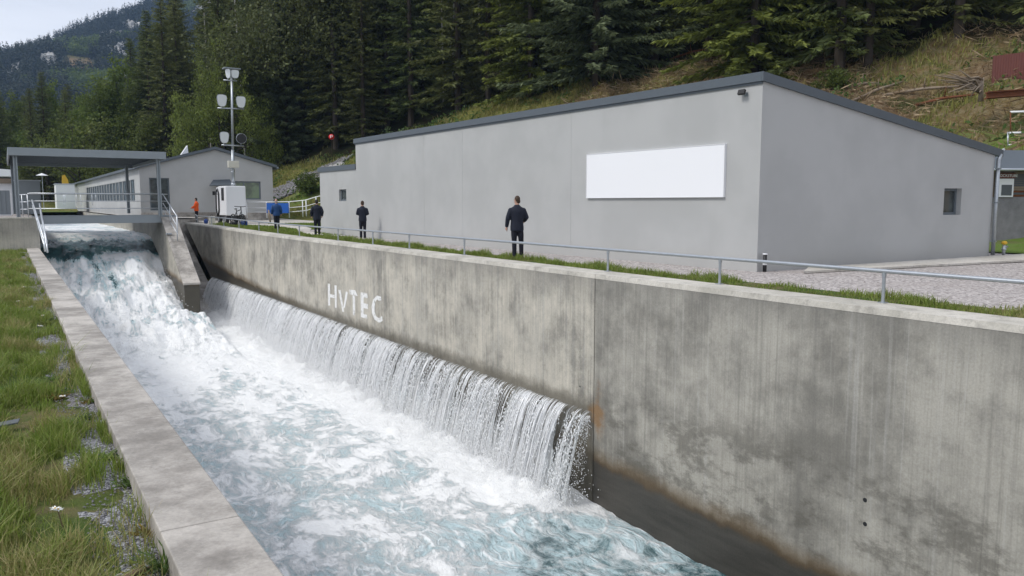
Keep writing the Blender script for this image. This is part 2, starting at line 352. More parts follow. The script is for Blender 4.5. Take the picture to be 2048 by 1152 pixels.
# ---- water
def foam_nodes(g, p, att):
    X, Y, Z = g.xyz(p)
    wv = g.n('VectorMath', {0: g.noisec(p, .55, 3), 1: (.5, .5, .5)}, operation='SUBTRACT').outputs[0]
    p2 = g.n('VectorMath', {0: wv, 1: (.9, 1.1, .5), 2: g.sc(p, (1, .62, .5))}, operation='MULTIPLY_ADD').outputs[0]
    n1 = g.noise(p2, .8, 8, .66); n2 = g.noise(p2, 2.9, 7, .68); n3 = g.noise(g.sc(p2, (1, .8, 1)), 9, 7, .74)
    vd = g.n('TexVoronoi', {'Vector': p2, 'Scale': 1.5}, feature='DISTANCE_TO_EDGE').outputs[0]
    vd2 = g.n('TexVoronoi', {'Vector': p2, 'Scale': 4.2}, feature='DISTANCE_TO_EDGE').outputs[0]
    lace = g.m('MULTIPLY', g.m('MAXIMUM', g.rng(vd, .11, .0), g.m('MULTIPLY', g.rng(vd2, .14, .0), .55)), g.rng(n2, .38, .52))
    f = g.m('ADD', g.m('ADD', g.m('MULTIPLY', n1, .46), g.m('MULTIPLY', n2, .34)), g.m('MULTIPLY', n3, .20))
    f = g.m('ADD', f, g.m('MULTIPLY', g.m('SUBTRACT', att, .5), .62))
    ns = g.noise(g.comb(g.m('MULTIPLY', X, 2.6), g.m('MULTIPLY', Y, .55), 0.), 1, 8, .68)
    f = g.m('ADD', f, g.m('MULTIPLY', g.m('MULTIPLY', g.m('SUBTRACT', ns, .5), g.attr('rapid')), 1.15))
    lace = g.m('MULTIPLY', lace, g.rng(f, .36, .52))
    return f, lace, n1, n2, n3
def water_mat():
    g = G('turbulent_water'); p = g.pos(); att = g.attr('foam')
    f, lace, n1, n2, n3 = foam_nodes(g, p, att)
    teal = g.mix(g.rng(n1, .35, .65), (.014, .060, .070), (.06, .15, .16))
    c = g.mix(g.rng(f, .345, .50), teal, (.60, .765, .80))
    c = g.mix(g.rng(f, .22, -.02), c, (.006, .016, .020))
    white = g.m('MAXIMUM', g.rng(f, .48, .605), g.m('MULTIPLY', lace, .85))
    c = g.mix(white, c, (.95, .96, .955))
    rough = g.m('ADD', .07, g.m('MULTIPLY', g.rng(f, .35, .55), .5))
    h = g.m('ADD', g.m('ADD', g.m('MULTIPLY', n2, .8), g.m('MULTIPLY', n3, .35)), g.m('MULTIPLY', white, .4))
    return g.done(g.bsdf(c, rough, g.bump(h, .9, .16), 0., .6))
M['water'] = water_mat()
def curtain_mat(name, thr, seed):
    g = G(name); u, v, _ = g.xyz(g.uv())
    uu = g.m('ADD', u, seed)
    wob = g.m('MULTIPLY', g.m('SUBTRACT', g.noise(g.comb(uu, v, 0.), 1.5, 2), .5), .25)
    uw = g.m('ADD', uu, wob)
    st = g.noise(g.comb(g.m('MULTIPLY', uw, 8.), g.m('MULTIPLY', v, .45), 0.), 1, 3, .6)
    fi = g.noise(g.comb(g.m('MULTIPLY', uw, 26.), g.m('MULTIPLY', v, 1.5), 4.), 1, 3, .7)
    dr = g.noise(g.comb(g.m('MULTIPLY', uw, 34.), g.m('MULTIPLY', v, 15.), 9.), 1, 3, .7)
    big = g.noise(g.comb(g.m('MULTIPLY', uw, .8), g.m('MULTIPLY', v, .2), 2.), 1, 3)
    f = g.m('ADD', g.m('ADD', g.m('MULTIPLY', st, .52), g.m('MULTIPLY', fi, .32)), g.m('MULTIPLY', dr, g.rng(v, .2, 1.6, .08, .28)))
    f = g.m('ADD', f, g.m('MULTIPLY', g.m('SUBTRACT', big, .5), .25))
    f = g.m('ADD', f, g.m('MULTIPLY', g.m('SUBTRACT', g.m('DIVIDE', uu, 39.), .5), .08))
    a = g.rng(f, thr, thr + .07)
    a = g.m('MULTIPLY', a, g.rng(v, 0., .35, .55, 1.))
    col = g.mix(g.rng(f, thr + .02, thr + .14), (.74, .79, .82), (.97, .98, .98))
    sh = g.bsdf(col, .22, g.bump(f, .7, .05), 0., .6)
    tl = g.n('BsdfTranslucent', {0: (.8, .84, .86, 1)}).outputs[0]
    sh = g.n('MixShader', {0: .4, 1: sh, 2: tl}).outputs[0]
    return g.done(g.n('MixShader', {0: g.m('MULTIPLY', a, .8), 1: g.n('BsdfTransparent').outputs[0], 2: sh}).outputs[0])
M['curtain'] = curtain_mat('falling_water', .535, 0.); M['curtain2'] = curtain_mat('falling_water_inner', .53, 57.)
M['drop'] = simple('water_drops', (.95, .96, .97), .12, 0, .05, 1, .6)

exec_parts = []
# ------------------------------------------------------------------ terrain
XW = 10.93                                   # face of the big channel wall
def g0(Y): return .13 * sstep(36, 62, Y) + .25 * sstep(60, 80, Y)
_ty = [-60, 0, 20, 60, 90, 130, 170, 210, 260, 330, 420]
_tx = [48, 42, 37, 24, 20, 13, -8, -34, -70, -140, -250]
def toe(Y): return np.interp(Y, _ty, _tx)
def hill(X, Y):
    X = np.asarray(X, float); Y = np.asarray(Y, float)
    d = X - toe(Y) + (fbm(X * .06, Y * .06, 3, 3) - .5) * 5 * sstep(20, 40, X)
    z = g0(Y) - .12 + .57 * np.maximum(0, np.sqrt(d * d + 6) * .5 + d * .5 - .3)
    z = z + sstep(0, 8, d) * ((fbm(X * .16, Y * .16, 4, 9) - .5) * 2.6 + (fbm(X * .7, Y * .7, 3, 5) - .5) * .7)
    cap = 3.5 + .6 * np.maximum(0, X - .125 * Y) + 6 * (vn(X * .03, Y * .03, 2) - .5)      # the ridge runs out towards the left
    return np.where(Y > 95, np.minimum(z, z + (np.minimum(z, cap) - z) * sstep(95, 125, Y)), z)
def inforest(X, Y):
    d = X - toe(Y); e = 20 + 3 * fbm(np.asarray(Y) * .1, 0, 2, 4) - 13 * sstep(74, 92, Y) - 5 * sstep(120, 150, Y)
    return d - e
def hillpt(px, py, t0=20.):
    d = ray(px, py); t = t0
    while t < 900:
        p = CAM + d * t
        if p[2] < hill(p[0], p[1]): return p
        t += .25
    return CAM + d * 200
xs = np.concatenate([np.arange(-260, 12, 8.), np.arange(12, 80, .8), np.arange(80, 260, 6.)]); ys = np.concatenate([np.arange(-60, 0, 4.), np.arange(0, 110, .8), np.arange(110, 430, 5.)])
GX, GY = np.meshgrid(xs, ys); GZ = hill(GX, GY)
cut = (GX < 12.2) & (GY < 118); GZ = np.where(cut, -9, GZ)
dd = GX - toe(GY)
brush = sstep(66, 46, GY + (fbm(GX * .1, GY * .1, 3, 2) - .5) * 30) * sstep(24, 30, GX) * (.75 + .25 * sstep(.38, .50, fbm(GX * .15, GY * .15, 4, 8)))
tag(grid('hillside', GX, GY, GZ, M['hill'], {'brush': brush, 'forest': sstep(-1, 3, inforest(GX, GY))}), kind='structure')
# scree strip running down the slope, and a mown green bank beneath it
def strip(name, pts, wl, wr, mat, dz=.08, n=60, m=14, wob=.6):
    P = np.array([hillpt(*p)[:2] for p in pts]); t = np.linspace(0, len(P) - 1, n)
    cx = np.interp(t, range(len(P)), P[:, 0]); cy = np.interp(t, range(len(P)), P[:, 1])
    s = np.linspace(-1, 1, m); tx = np.gradient(cx); ty = np.gradient(cy); l = np.hypot(tx, ty); nx, ny = -ty / l, tx / l
    W = np.where(s < 0, wl, wr)[None, :] * (1 + wob * (fbm(t * 2.1, t * 0, 3, 6)[:, None] - .5))
    X = cx[:, None] + nx[:, None] * s * W; Y = cy[:, None] + ny[:, None] * s * W
    return grid(name, X, Y, hill(X, Y) + dz * (1 - s ** 4)[None, :], mat)
tag(strip('scree', [(500, 415), (560, 388), (625, 355), (668, 332), (700, 318)], 2.3, 2.3, M['scree'], .2), kind='structure')
tag(strip('green_bank', [(470, 432), (560, 412), (620, 388), (690, 362)], 2.2, 2.2, M['lawnfar'], .12, wob=.2), kind='structure')

# flat ground: yard, lawn, paths
def sheet(name, x0, x1, y0, y1, zf, mat, step=1., kind='structure'):
    X, Y = np.meshgrid(np.linspace(x0, x1, max(2, int((x1 - x0) / step) + 1)), np.linspace(y0, y1, max(2, int((y1 - y0) / step) + 1)))
    return tag(grid(name, X, Y, zf(X, Y), mat), kind=kind)
sheet('gravel_yard', 11.62, 46, -30, 46.2, lambda X, Y: g0(Y) - .01 + .02 * (fbm(X, Y, 2) - .5), M['gravel'])
sheet('lawn', 11.62, 20, 46.2, 57, lambda X, Y: g0(Y) - .005, M['lawnfar'])
sheet('forecourt', 11.62, 26, 57, 80, lambda X, Y: g0(Y) - .005, M['slab'])
sheet('verge', 11.66, 12.7, -30, 57, lambda X, Y: g0(Y) + .012, M['lawn'], .5)
sheet('lawn', 12.7, 13.96, 36.2, 46.2, lambda X, Y: g0(Y) + .006, M['lawnfar'], .4)
sheet('lawn', 26.9, 46, 8, 34, lambda X, Y: np.maximum(hill(X, Y), g0(Y)) + .03, M['lawnfar'], .6)
# curved pale path from the forecourt past the annex
pp = [(13.9, 36.4), (13.2, 39.2), (13.7, 43.), (15., 47.), (15.6, 52.), (14., 57.5)]
t = np.linspace(0, 5, 50); cx = np.interp(t, range(6), [p[0] for p in pp]); cy = np.interp(t, range(6), [p[1] for p in pp]); ww = .35 + .9 * sstep(2.4, 5, t)
X = np.stack([cx - ww, cx, cx + ww], 1); Y = np.stack([cy, cy, cy], 1)
tag(grid('path', X, Y, g0(Y) + .016, M['slab']), kind='structure')
# wall-foot slab by the end wall
mb = MB(); mb.prism([(16.4, 12.55, .0), (15.4, 11.9, .0), (26.6, 10.7, .0), (26.8, 12.35, .0)], (0, 0, .06)); tag(mb.build('pavement', M['slab'], bevel=.01), kind='structure')
# left bank
def zL(X, Y): return -.86 + .10 * (fbm(X * 1.6, Y * .8, 3, 2) - .5) + .05 * sstep(.5, -.5, X)
xs = np.concatenate([np.arange(-45, -2, 2.), np.arange(-2, .8, .1), [.80]]); ys = np.arange(-10, 48.2, .12)
GX, GY = np.meshgrid(xs, ys); tag(grid('bank', GX, GY, zL(GX, GY), M['lawn']), kind='structure')
sheet('gravel_strip', .30, .795, -4, 47.5, lambda X, Y: zL(X, Y) + .004 - .05 * (X < .34) + .10 * (fbm(X * 2.2 + 3, Y * 1.5, 3, 17) - .53) * sstep(.78, .55, X), M['gravelfine'], .05)
sheet('upper_bank', -60, 1.2, 48.4, 118, lambda X, Y: .83 + 0 * X, M['gravel'], 3)
sheet('meadow', -4, 1.2, 75, 117, lambda X, Y: .845 + 0 * X, M['lawnfar'], 2)
sheet('meadow', 1.2, 8.2, 108, 119, lambda X, Y: .845 + 0 * X, M['lawnfar'], 2)
sheet('bank_path', 7.9, 12.4, 62.2, 119, lambda X, Y: .50 + 0 * X, M['slab'], 2)

# ------------------------------------------------------------------ water
def chute(Y): # water level of the steep channel
    z = np.interp(Y, [34, 38, 41, 45, 48, 50.5, 52.5, 54, 55.5, 58], [-5.3, -5.1, -4.75, -4.0, -3.1, -2.35, -1.45, -.95, -.6, -.45])
    return z
def water_grid(name, xs, ys):
    X, Y = np.meshgrid(xs, ys)
    pool = -5.12 - .05 * np.maximum(0, 14 - Y) * .9
    inch = sstep(8.6, 8.3, X)
    ch = np.maximum(chute(Y), pool); base = pool + (ch - pool) * inch
    n1 = fbm(X * .55, Y * .45, 4, 1) - .5; n2 = fbm(X * 1.7, Y * 1.4, 4, 5) - .5; n3 = fbm(X * 4.5, Y * 4.0, 3, 9) - .5
    rdg = 1 - np.abs(2 * fbm(X * .9 + n2, Y * .8, 4, 12) - 1)
    calm = sstep(53.5, 56, Y); onch = sstep(54, 51, Y) * sstep(35, 41, Y) * inch
    amp = (.42 * (1 - calm) + .22 * calm)
    z = base + amp * (n1 * .7 + n2 * .36 + n3 * .08 + .22 * (rdg - .6)) + onch * (n1 * .7 + n2 * .22 + n3 * .05 + .5 * (fbm(X * 2.2, Y * .5, 4, 33) - .5))
    # white standing heap along the divider side of the chute, boil where it lands
    z = z + inch * (.85 * np.exp(-((X - 6.2) / .9) ** 2 - ((Y - 50.6) / 1.5) ** 2) + .5 * np.exp(-((X - 4.) / 3.) ** 2 - ((Y - 48.) / 2.5) ** 2) + .5 * np.exp(-((Y - 40.) / 3.5) ** 2) * (1 + n2 * .8)) - .25 * inch * sstep(6.9, 7.8, X) * sstep(42, 46, Y) * (1 - calm)
    heap = np.exp(-((X - 9.95) / .55) ** 2) * sstep(13.6, 14.6, Y)
    z = z + heap * (.16 + .35 * n2 + .25 * n3)
    foam = .605 + .0 * X
    foam += .30 * sstep(8.3, 9.8, X) * sstep(13., 16, Y) + .13 * sstep(20, 36, Y) * (1 - calm) + heap * .3
    foam -= .34 * sstep(16.5, 11, Y + (X - 8) * .9) * sstep(6.2, 9.5, X) + .06 * sstep(12, 6, Y)
    foam -= .10 * sstep(3.2, 1.5, X) * sstep(30, 20, Y)
    glass = sstep(51.6, 53.4, Y - .12 * (X - 4) + n1 * 2.6 + n2 * 1.2) * sstep(55.4, 54.0, Y + n2 * 1.4) * inch
    foam = foam * (1 - calm * inch) + (.60 + .2 * n1) * calm * inch
    foam = foam - glass * .85 - onch * .02 - onch * (.05 * sstep(6.0, 4.2, X) * sstep(44, 48, Y) + .3 * np.exp(-((X - 4.2 - (52 - Y) * .12) / .45) ** 2) * sstep(45, 48, Y))
    return tag(grid(name, X, Y, z, M['water'], {'foam': np.clip(foam, 0, 1), 'rapid': sstep(36, 42, Y) * inch}), kind='structure')
water_grid('water', np.linspace(1.25, 10.97, 140), np.concatenate([np.arange(2, 30, .07), np.arange(30, 60.05, .09)]))
sheet('upstream_water', 1.25, 8.0, 60, 112, lambda X, Y: -.45 + .22 * ((fbm(X * .55, Y * .45, 4, 1) - .5) * .7 + (fbm(X * 1.7, Y * 1.4, 4, 5) - .5) * .42), M['water'], .25)
for o_ in COL.objects:
    if o_.name.startswith('upstream_water'):
        a_ = o_.data.attributes.new('foam', 'FLOAT', 'POINT'); a_.data.foreach_set('value', np.full(len(o_.data.vertices), .62, np.float32))
sheet('channel_bed', 1.2, 10.95, -8, 120, lambda X, Y: -6.5 + 0 * X, M['dark'], 4)

# weir curtain: falling sheets in front of the wall
Y0, Y1 = 13.98, 52.6; ZC = -3.1
def traj(s, v0): # s = fall time
    return XW - .02 - v0 * s, ZC - 4.9 * s * s
def curtain(name, v0, mat, off, seed):
    u = np.linspace(Y0, Y1, 640); s = np.linspace(0, .66, 26); U, Sx = np.meshgrid(u, s)
    r = fbm(U * 2.2, Sx * 1.5, 4, seed) - .5; r2 = fbm(U * 9., Sx * 1., 3, seed + 4) - .5
    X = XW - .015 - v0 * Sx * (1 + .10 * r) - off * Sx + (.16 * r + .09 * r2) * Sx; Z = ZC + .03 * (1 - Sx / .66) - 4.9 * Sx ** 2 + .015 * r2
    Yv = U - Sx * .10
    V = 4.9 * Sx ** 2 + .5 * Sx
    return grid(name, X, Yv, Z, mat, uv=np.stack([U - Y0, V], -1).reshape(-1, 2))
tag(curtain('waterfall', 1.38, M['curtain'], .0, 3), kind='structure')
tag(curtain('waterfall', 1.16, M['curtain2'], .0, 21), kind='structure')
def strands(n, rg):
    u = rg.uniform(Y0, Y1, n); u = u[rg.random(n) < np.clip((vn(u * 4.1, 0 * u, 44) * .6 + vn(u * 11., 0 * u, 45) * .4 - .30) * 2.6, .06, 1)]; n = len(u); m = 13
    s0 = np.where(rg.random(n) < .35, rg.uniform(0, .42, n), .0); s1 = np.minimum(.67, s0 + np.where(rg.random(n) < .5, .67, rg.uniform(.12, .5, n))); T = s0[:, None] + (s1 - s0)[:, None] * np.linspace(0, 1, m)[None]
    v0 = 1.30 + rg.normal(0, .10, n)[:, None]; X = XW - .03 - v0 * T - .03; Z = ZC + .03 - 4.9 * T * T
    Y = u[:, None] - .10 * T + (fbm(u[:, None] * 3 + 0 * T, T * 5, 3, 5) - .5) * .22 * T + (vn(u[:, None] * 40 + 0 * T, T * 14, 8) - .5) * .05 * T
    bead = .55 + .9 * vn(u[:, None] * 31 + 0 * T, T * 22, 2); R_ = rg.uniform(.0025, .0085, n)[:, None] * bead * np.clip(np.minimum(T - s0[:, None], s1[:, None] - T) * 12 + .15, 0, 1)
    ring = []
    for k in range(4): ring.append(np.stack([X + R_ * math.cos(k * 1.571), Y + R_ * math.sin(k * 1.571), Z], -1))
    V = np.stack(ring, 2).reshape(-1, 3); b = (np.arange(n)[:, None] * m + np.arange(m - 1)[None])[..., None] * 4; k = np.arange(4)[None, None]
    F = np.stack([b + k, b + (k + 1) % 4, b + 4 + (k + 1) % 4, b + 4 + k], -1).reshape(-1, 4)
    return link('waterfall', npmesh('waterfall', V, [F], M['drop'], smooth=True))
tag(strands(5200, np.random.default_rng(91)), kind='structure')
# drops thrown off the curtain and the chute
def drops(name, P, R, stretch, mat):
    n = len(P); base = np.array([(0, 0, 1), (1, 0, 0), (0, 1, 0), (-1, 0, 0), (0, -1, 0), (0, 0, -1)], float)
    sc_ = np.stack([R, R, R * stretch], -1); V = P[:, None, :] + base[None] * sc_[:, None, :]
    f = np.array([(0, 1, 2), (0, 2, 3), (0, 3, 4), (0, 4, 1), (5, 2, 1), (5, 3, 2), (5, 4, 3), (5, 1, 4)])
    F = (np.arange(n)[:, None, None] * 6 + f[None]).reshape(-1, 3)
    return tag(link(name, npmesh(name, V.reshape(-1, 3), [F], mat, smooth=True)), kind='stuff')
n = 60000
u = RG.uniform(Y0 - .1, Y1, n); s = .66 * RG.uniform(.05, 1, n) ** .6; lane = vn(u * 9, 0 * u, 31)
x, z = traj(s, 1.36); x = x + RG.normal(0, .05, n) * s / .4 - .06 * s
kp = lane + RG.uniform(-.2, .2, n) > .45
P = np.stack([x, u - .1 * s + RG.normal(0, .02, n), z + RG.normal(0, .02, n)], -1)[kp]
drops('spray', P, RG.uniform(.005, .019, len(P)), RG.uniform(1, 3.2, len(P)), M['drop'])
n = 900; s = RG.uniform(.1, .72, n); x, z = traj(s, 1.3); x = x + RG.uniform(-.1, .9, n) * s
P = np.stack([x, Y0 - np.abs(RG.normal(0, .16, n)) * s * 1.6, z], -1); drops('spray', P, RG.uniform(.003, .012, n), RG.uniform(1, 2, n), M['drop'])
n = 15000; u = RG.uniform(13.6, 52, n); P = np.stack([9.95 + RG.normal(0, .42, n), u, -5.0 + np.abs(RG.normal(0, .26, n))], -1)
drops('spray', P, RG.uniform(.006, .02, n), np.ones(n), M['drop'])
n = 12000; yy = RG.uniform(36, 50.5, n); xx = RG.uniform(1.6, 7.6, n); P = np.stack([xx, yy, np.maximum(chute(yy), -5) + .1 + np.abs(RG.normal(0, .38, n))], -1)
drops('spray', P, RG.uniform(.008, .024, n), np.ones(n), M['drop'])

g = G('mist'); g.nt.links.new(g.n('VolumePrincipled', {'Color': (1., 1., 1.), 'Density': .13, 'Anisotropy': 0.}).outputs[0], g.out.inputs[1])
u = np.linspace(14.2, 51, 90); a = np.linspace(0, 2 * np.pi, 15)[:-1]; U, A_ = np.meshgrid(u, a, indexing='ij'); rr = .75 + 1.1 * (fbm(U * .7, np.cos(A_) + 2, 4, 3) - .5) + .25 * np.sin(A_); ends = np.minimum(1, np.minimum(U - 14.15, 51.05 - U) / .8) ** .5
V = np.stack([9.75 + 1.15 * rr * ends * np.cos(A_), U, -5.0 + rr * ends * np.sin(A_) * .85], -1).reshape(-1, 3); i = np.arange(89)[:, None] * 14; k = np.arange(14)[None]
tag(link('mist', npmesh('mist', V, [np.stack([i + k, i + 14 + k, i + 14 + (k + 1) % 14, i + (k + 1) % 14], -1).reshape(-1, 4)], g.mat, smooth=True)), kind='stuff')
# ------------------------------------------------------------------ channel walls
def zc(Y): return .05 + .13 * float(sstep(36, 62, Y))
J1 = 13.9; J2 = float(atX(711, 560, XW)[1]); YE = 61.6
t = thing('retaining_wall', 'long grey concrete channel wall with painted white lettering and a thin handrail on top', 'wall', (XW, 14, 0))
mb = MB(); mb.box((XW + .02, -12, -7), (XW + .55, 50, -.3)); mb.build('wall_core', M['dark'], t)
def seg(name, ya, yb, lab=None):
    mb = MB(); n = max(1, int((yb - ya) / 4)); ys_ = np.linspace(ya, yb, n + 1)
    for i in range(n):
        a, b = ys_[i], ys_[i + 1]
        mb.hexa([(XW, a, -7), (XW + .5, a, -7), (XW + .5, b, -7), (XW, b, -7), (XW, a, zc(a) - .1), (XW + .5, a, zc(a) - .1), (XW + .5, b, zc(b) - .1), (XW, b, zc(b) - .1)])
    o_ = mb.build(name, M['wall'], t)
    if lab: o_['label'] = lab
    return o_
seg('wall_panel', -12, J1 - .012, 'darker stained concrete panel without water'); seg('wall_panel', J1 + .012, J2 - .01, 'pale concrete panel above the weir'); seg('wall_panel', J2 + .01, 50.5)
# slanting far end, stepping down beside the stair
eA = atX(397, 582, XW); mb = MB()
mb.prism([(XW, 50.5, -7), (XW, 53.4, -7), (XW, 53.4, -3.3), (XW, 57.5, -1.6), (XW, YE, zc(YE) - .1), (XW, 50.5, zc(50.5) - .1)], (.5, 0, 0)); mb.build('wall_panel', M['wall'], t)
mb = MB(); ys_ = [-12, -4, 4, J1 - .006, J1 + .006, 24, J2, 36, 42, 48, 54, YE]
for a, b in zip(ys_[:-1], ys_[1:]):
    if b - a < .1: continue
    mb.hexa([(XW - .006, a, zc(a) - .1), (XW + .74, a, zc(a) - .1), (XW + .74, b, zc(b) - .1), (XW - .006, b, zc(b) - .1), (XW + .012, a, zc(a)), (XW + .74, a, zc(a)), (XW + .74, b, zc(b)), (XW + .012, b, zc(b))])
mb.build('coping', M['coping'], t)
for q in [(1730, 1000), (1730, 1048), (1160, 773)]:
    p = atX(*q, XW); mb = MB(); r = .035 if q[1] != 773 else .022
    mb.tube([(XW + .004, p[1], p[2]), (XW - .003, p[1], p[2])], r, 12); mb.build('painted_tie_hole', M['black'], t)  # black disc on the face paints the shade inside a tie hole
def letter(strokes):
    mb = MB()
    for st in strokes:
        mb.prism([atX(x_, y_, XW - .004) for x_, y_ in st][::-1], (.003, 0, 0))
    o_ = mb.build('painted_letter', M['paint'], t); return o_
def lz(x, y): return (640 + x * 160 / 1676, 550 + y * 110 / 1152)
def stroke(*pts): return [lz(*p) for p in pts]
letter([stroke((165, 178), (208, 185), (212, 640), (172, 640)), stroke((300, 212), (348, 220), (348, 690), (315, 690)), stroke((210, 400), (303, 420), (303, 485), (210, 470))])
letter([stroke((383, 310), (430, 318), (505, 770), (470, 770)), stroke((540, 345), (588, 352), (520, 690), (488, 690))])
letter([stroke((615, 305), (735, 318), (790, 440), (625, 405)), stroke((682, 425), (735, 432), (735, 850), (690, 840))])
letter([stroke((850, 360), (912, 366), (912, 900), (858, 880)), stroke((912, 366), (985, 385), (1000, 490), (912, 470)), stroke((912, 585), (1000, 610), (1000, 715), (912, 690)), stroke((912, 815), (985, 835), (985, 915), (912, 900))])
arc = []
cpts = [(1285, 530), (1275, 455), (1190, 430), (1110, 520), (1080, 660), (1090, 800), (1140, 930), (1240, 1000), (1310, 960), (1300, 860)]
cin = [(1225, 540), (1220, 520), (1185, 520), (1155, 580), (1140, 680), (1145, 780), (1175, 860), (1225, 905), (1255, 895), (1262, 880)]
letter([stroke(cpts[i], cpts[i + 1], cin[i + 1], cin[i]) for i in range(9)])

# near parapet on the left
t = thing('parapet_wall', 'low weathered concrete parapet between the grass bank and the rushing water', 'wall', (1.05, 5, -.7))
def px_(Y): return .79, 1.335
pj = [-6, 1.2, 5.9, 9.2, 14, 20, 27, 35, 47.2]
for a, b in zip(pj[:-1], pj[1:]):
    mb = MB(); mb.box((.79, a + .004, -7), (1.335, b - .004, -.68)); mb.build('parapet_block', M['conc'], t, bevel=.012)
# left abutment carrying the bridge
t = thing('abutment_wall', 'grey concrete abutment wall under the left end of the footbridge', 'wall', (0, 48, -.9))
mb = MB(); mb.box((-45, 48, -7), (1.42, 48.5, .80)); mb.box((.9, 48.5, -7), (1.42, 118, .80)); mb.build('wall_body', M['wall'], t)
mb = MB(); mb.box((-45, 47.97, .80), (1.45, 48.5, .87)); mb.build('coping', M['coping'], t)
# divider between chute and weir channel
t = thing('divider_wall', 'sloping concrete divider wall between the white chute and the weir', 'wall', (8.2, 45, -5))
mb = MB(); prof = [(45, -7), (118, -7), (118, .5), (62, .5), (52.4, .5), (51.2, .68), (46.6, -1.95), (45.05, -2.72), (45, -3.0)]
mb.prism([(7.79, y_, z_) for y_, z_ in prof], (.78, 0, 0)); mb.build('wall_body', M['wall'], t, bevel=.02)
mb = MB(); mb.prism([(7.75, 44.96, -2.74), (7.75, 46.58, -1.93), (7.75, 51.2, .70), (7.75, 51.2, .78), (7.75, 46.55, -1.83), (7.75, 44.96, -2.64)], (.86, 0, 0)); mb.build('sloping_cap', M['conc'], t)
mb = MB(); mb.prism([(8.58, 61.7, -7), (8.58, 44, -7), (8.58, 47, -5.2), (8.58, 52, -4.4), (8.58, 61.7, -.6)], (2.3, 0, 0)); mb.build('well_floor', M['conc'], t)
mb = MB(); mb.box((8.0, 49.3, -.2), (7.70, 49.45, -.12)); mb.tube([(7.75, 49.3, -.15), (7.62, 48.8, -.16)], .03); mb.build('bracket', M['galv'], t)
t = thing('end_wall', 'brownish concrete wall closing the stair well behind the divider', 'wall', (9.5, 62, 0))
mb = MB(); mb.box((8.57, 61.7, -7), (11.7, 62.2, .40)); mb.build('wall_body', M['conc'], t)

# ------------------------------------------------------------------ low handrail on the channel wall
hr = thing('handrail', 'low single galvanised handrail along the top of the long channel wall', 'handrail', (11.6, 14, .05))
posts = [-3.0, .6, 4.05, 7.46, 10.88, 14.29, 21.09, 24.98, 28.2, 31.92, 37.1, 40.62, 44.2, 48.6, 52.5, 56., 60.8]
def hx(Y): return 11.60
def rz(Y): return zc(Y) + .50 + .0 * Y
mb = MB(); mb.tube([(hx(y_), y_, rz(y_)) for y_ in np.linspace(-6, 60.8, 40)], .033, 10); mb.build('rail', M['galv'], hr, True)
for y_ in posts:
    mb = MB(); mb.tube([(hx(y_), y_, zc(y_)), (hx(y_), y_, rz(y_))], .027, 10); mb.box((hx(y_) - .06, y_ - .06, zc(y_)), (hx(y_) + .06, y_ + .06, zc(y_) + .012)); mb.tube([(hx(y_), y_, rz(y_) - .09), (hx(y_), y_, rz(y_) - .03)], .034, 10)
    mb.build('post', M['galv'], hr, False)
mb = MB(); mb.tube([(hx(60.8), 60.8, rz(60.8)), (hx(60), 61.4, rz(60.8) + .1), (hx(60), 61.4, .2)], .025); mb.tube([(hx(60), 60.8, .42), (hx(60), 61.4, .42)], .018); mb.build('end_loop', M['galv'], hr, True)

# ------------------------------------------------------------------ footbridge
BY0, BY1, BZ = 51.2, 53.4, .88
br = thing('footbridge', 'grey steel footbridge with tubular railings over the channel', 'bridge', (4.6, 52, .5))
mb = MB(); mb.box((1.35, BY0, .44), (7.95, BY0 + .12, .86)); mb.box((1.35, BY1 - .12, .44), (7.95, BY1, .86)); mb.build('girder', M['steel'], br)
mb = MB(); mb.box((1.2, BY0 + .12, .74), (8.6, BY1 - .12, .862)); mb.box((1.35, BY0 - .02, .861), (7.95, BY0 + .13, .905)); mb.build('deck', M['steel'], br)
def bridge_rail(Y, xs_, name='railing', top=2.12):
    r_ = MB(); r_.tube([(xs_[0], Y, top), (xs_[-1], Y, top)], .035, 8)
    for z_ in (1.70, 1.28): r_.tube([(xs_[0], Y, z_), (xs_[-1], Y, z_)], .022, 6)
    ro = r_.build(name, M['galvw'], br, True)
    for x_ in xs_:
        p_ = MB(); p_.tube([(x_, Y, .80), (x_, Y, top)], .028, 8); p_.build('post', M['galvw'], ro, True, local=True)
def fx(px): return float(atY(px, 410, BY0)[0])
bridge_rail(BY0 + .05, [fx(60), fx(125), fx(187), fx(243), fx(322)]); bridge_rail(BY1 - .05, [1.1, 2.4, 4.0, 5.6, 7.1, 8.5])
# railing returning to the left
mb = MB()
for z_ in (2.05, 1.65, 1.25): mb.tube([(1.05, BY0 + .05, z_), (.55, BY0 + 1.4, z_)], .025, 6)
for f_ in (0, .5, 1): mb.tube([(1.05 - .5 * f_, BY0 + .05 + 1.35 * f_, .85), (1.05 - .5 * f_, BY0 + .05 + 1.35 * f_, 2.05)], .03, 6)
mb.build('side_railing', M['galvw'], br, True)
def stair_rail(name, lab, tops, bottom, dz):
    t_ = thing(name, lab, 'stair railing', tops[0])
    for k in range(len(dz)):
        m_ = MB(); m_.tube([np.array(p_) - (0, 0, dz[k]) for p_ in tops], .033 if k == 0 else .022, 8); m_.build('bar', M['galvw'], t_, True)
    m_ = MB(); m_.tube([tops[-1], bottom], .035, 8); m_.build('post', M['galvw'], t_, True)
    a, b = np.array(tops[0]), np.array(tops[-1]); m_ = MB(); c_ = (a + b) / 2
    m_.tube([c_, c_ - (0, 0, dz[-1] + .35)], .026, 8); m_.build('post', M['galvw'], t_, True)
A, B, Cc = atX(325, 388, 8.15), atX(354, 433, 8.2), atX(355, 488, 8.2)
stair_rail('stair_railing', 'three bar metal stair railing descending from the right end of the footbridge', [A, B], Cc, [0, .55, 1.0])
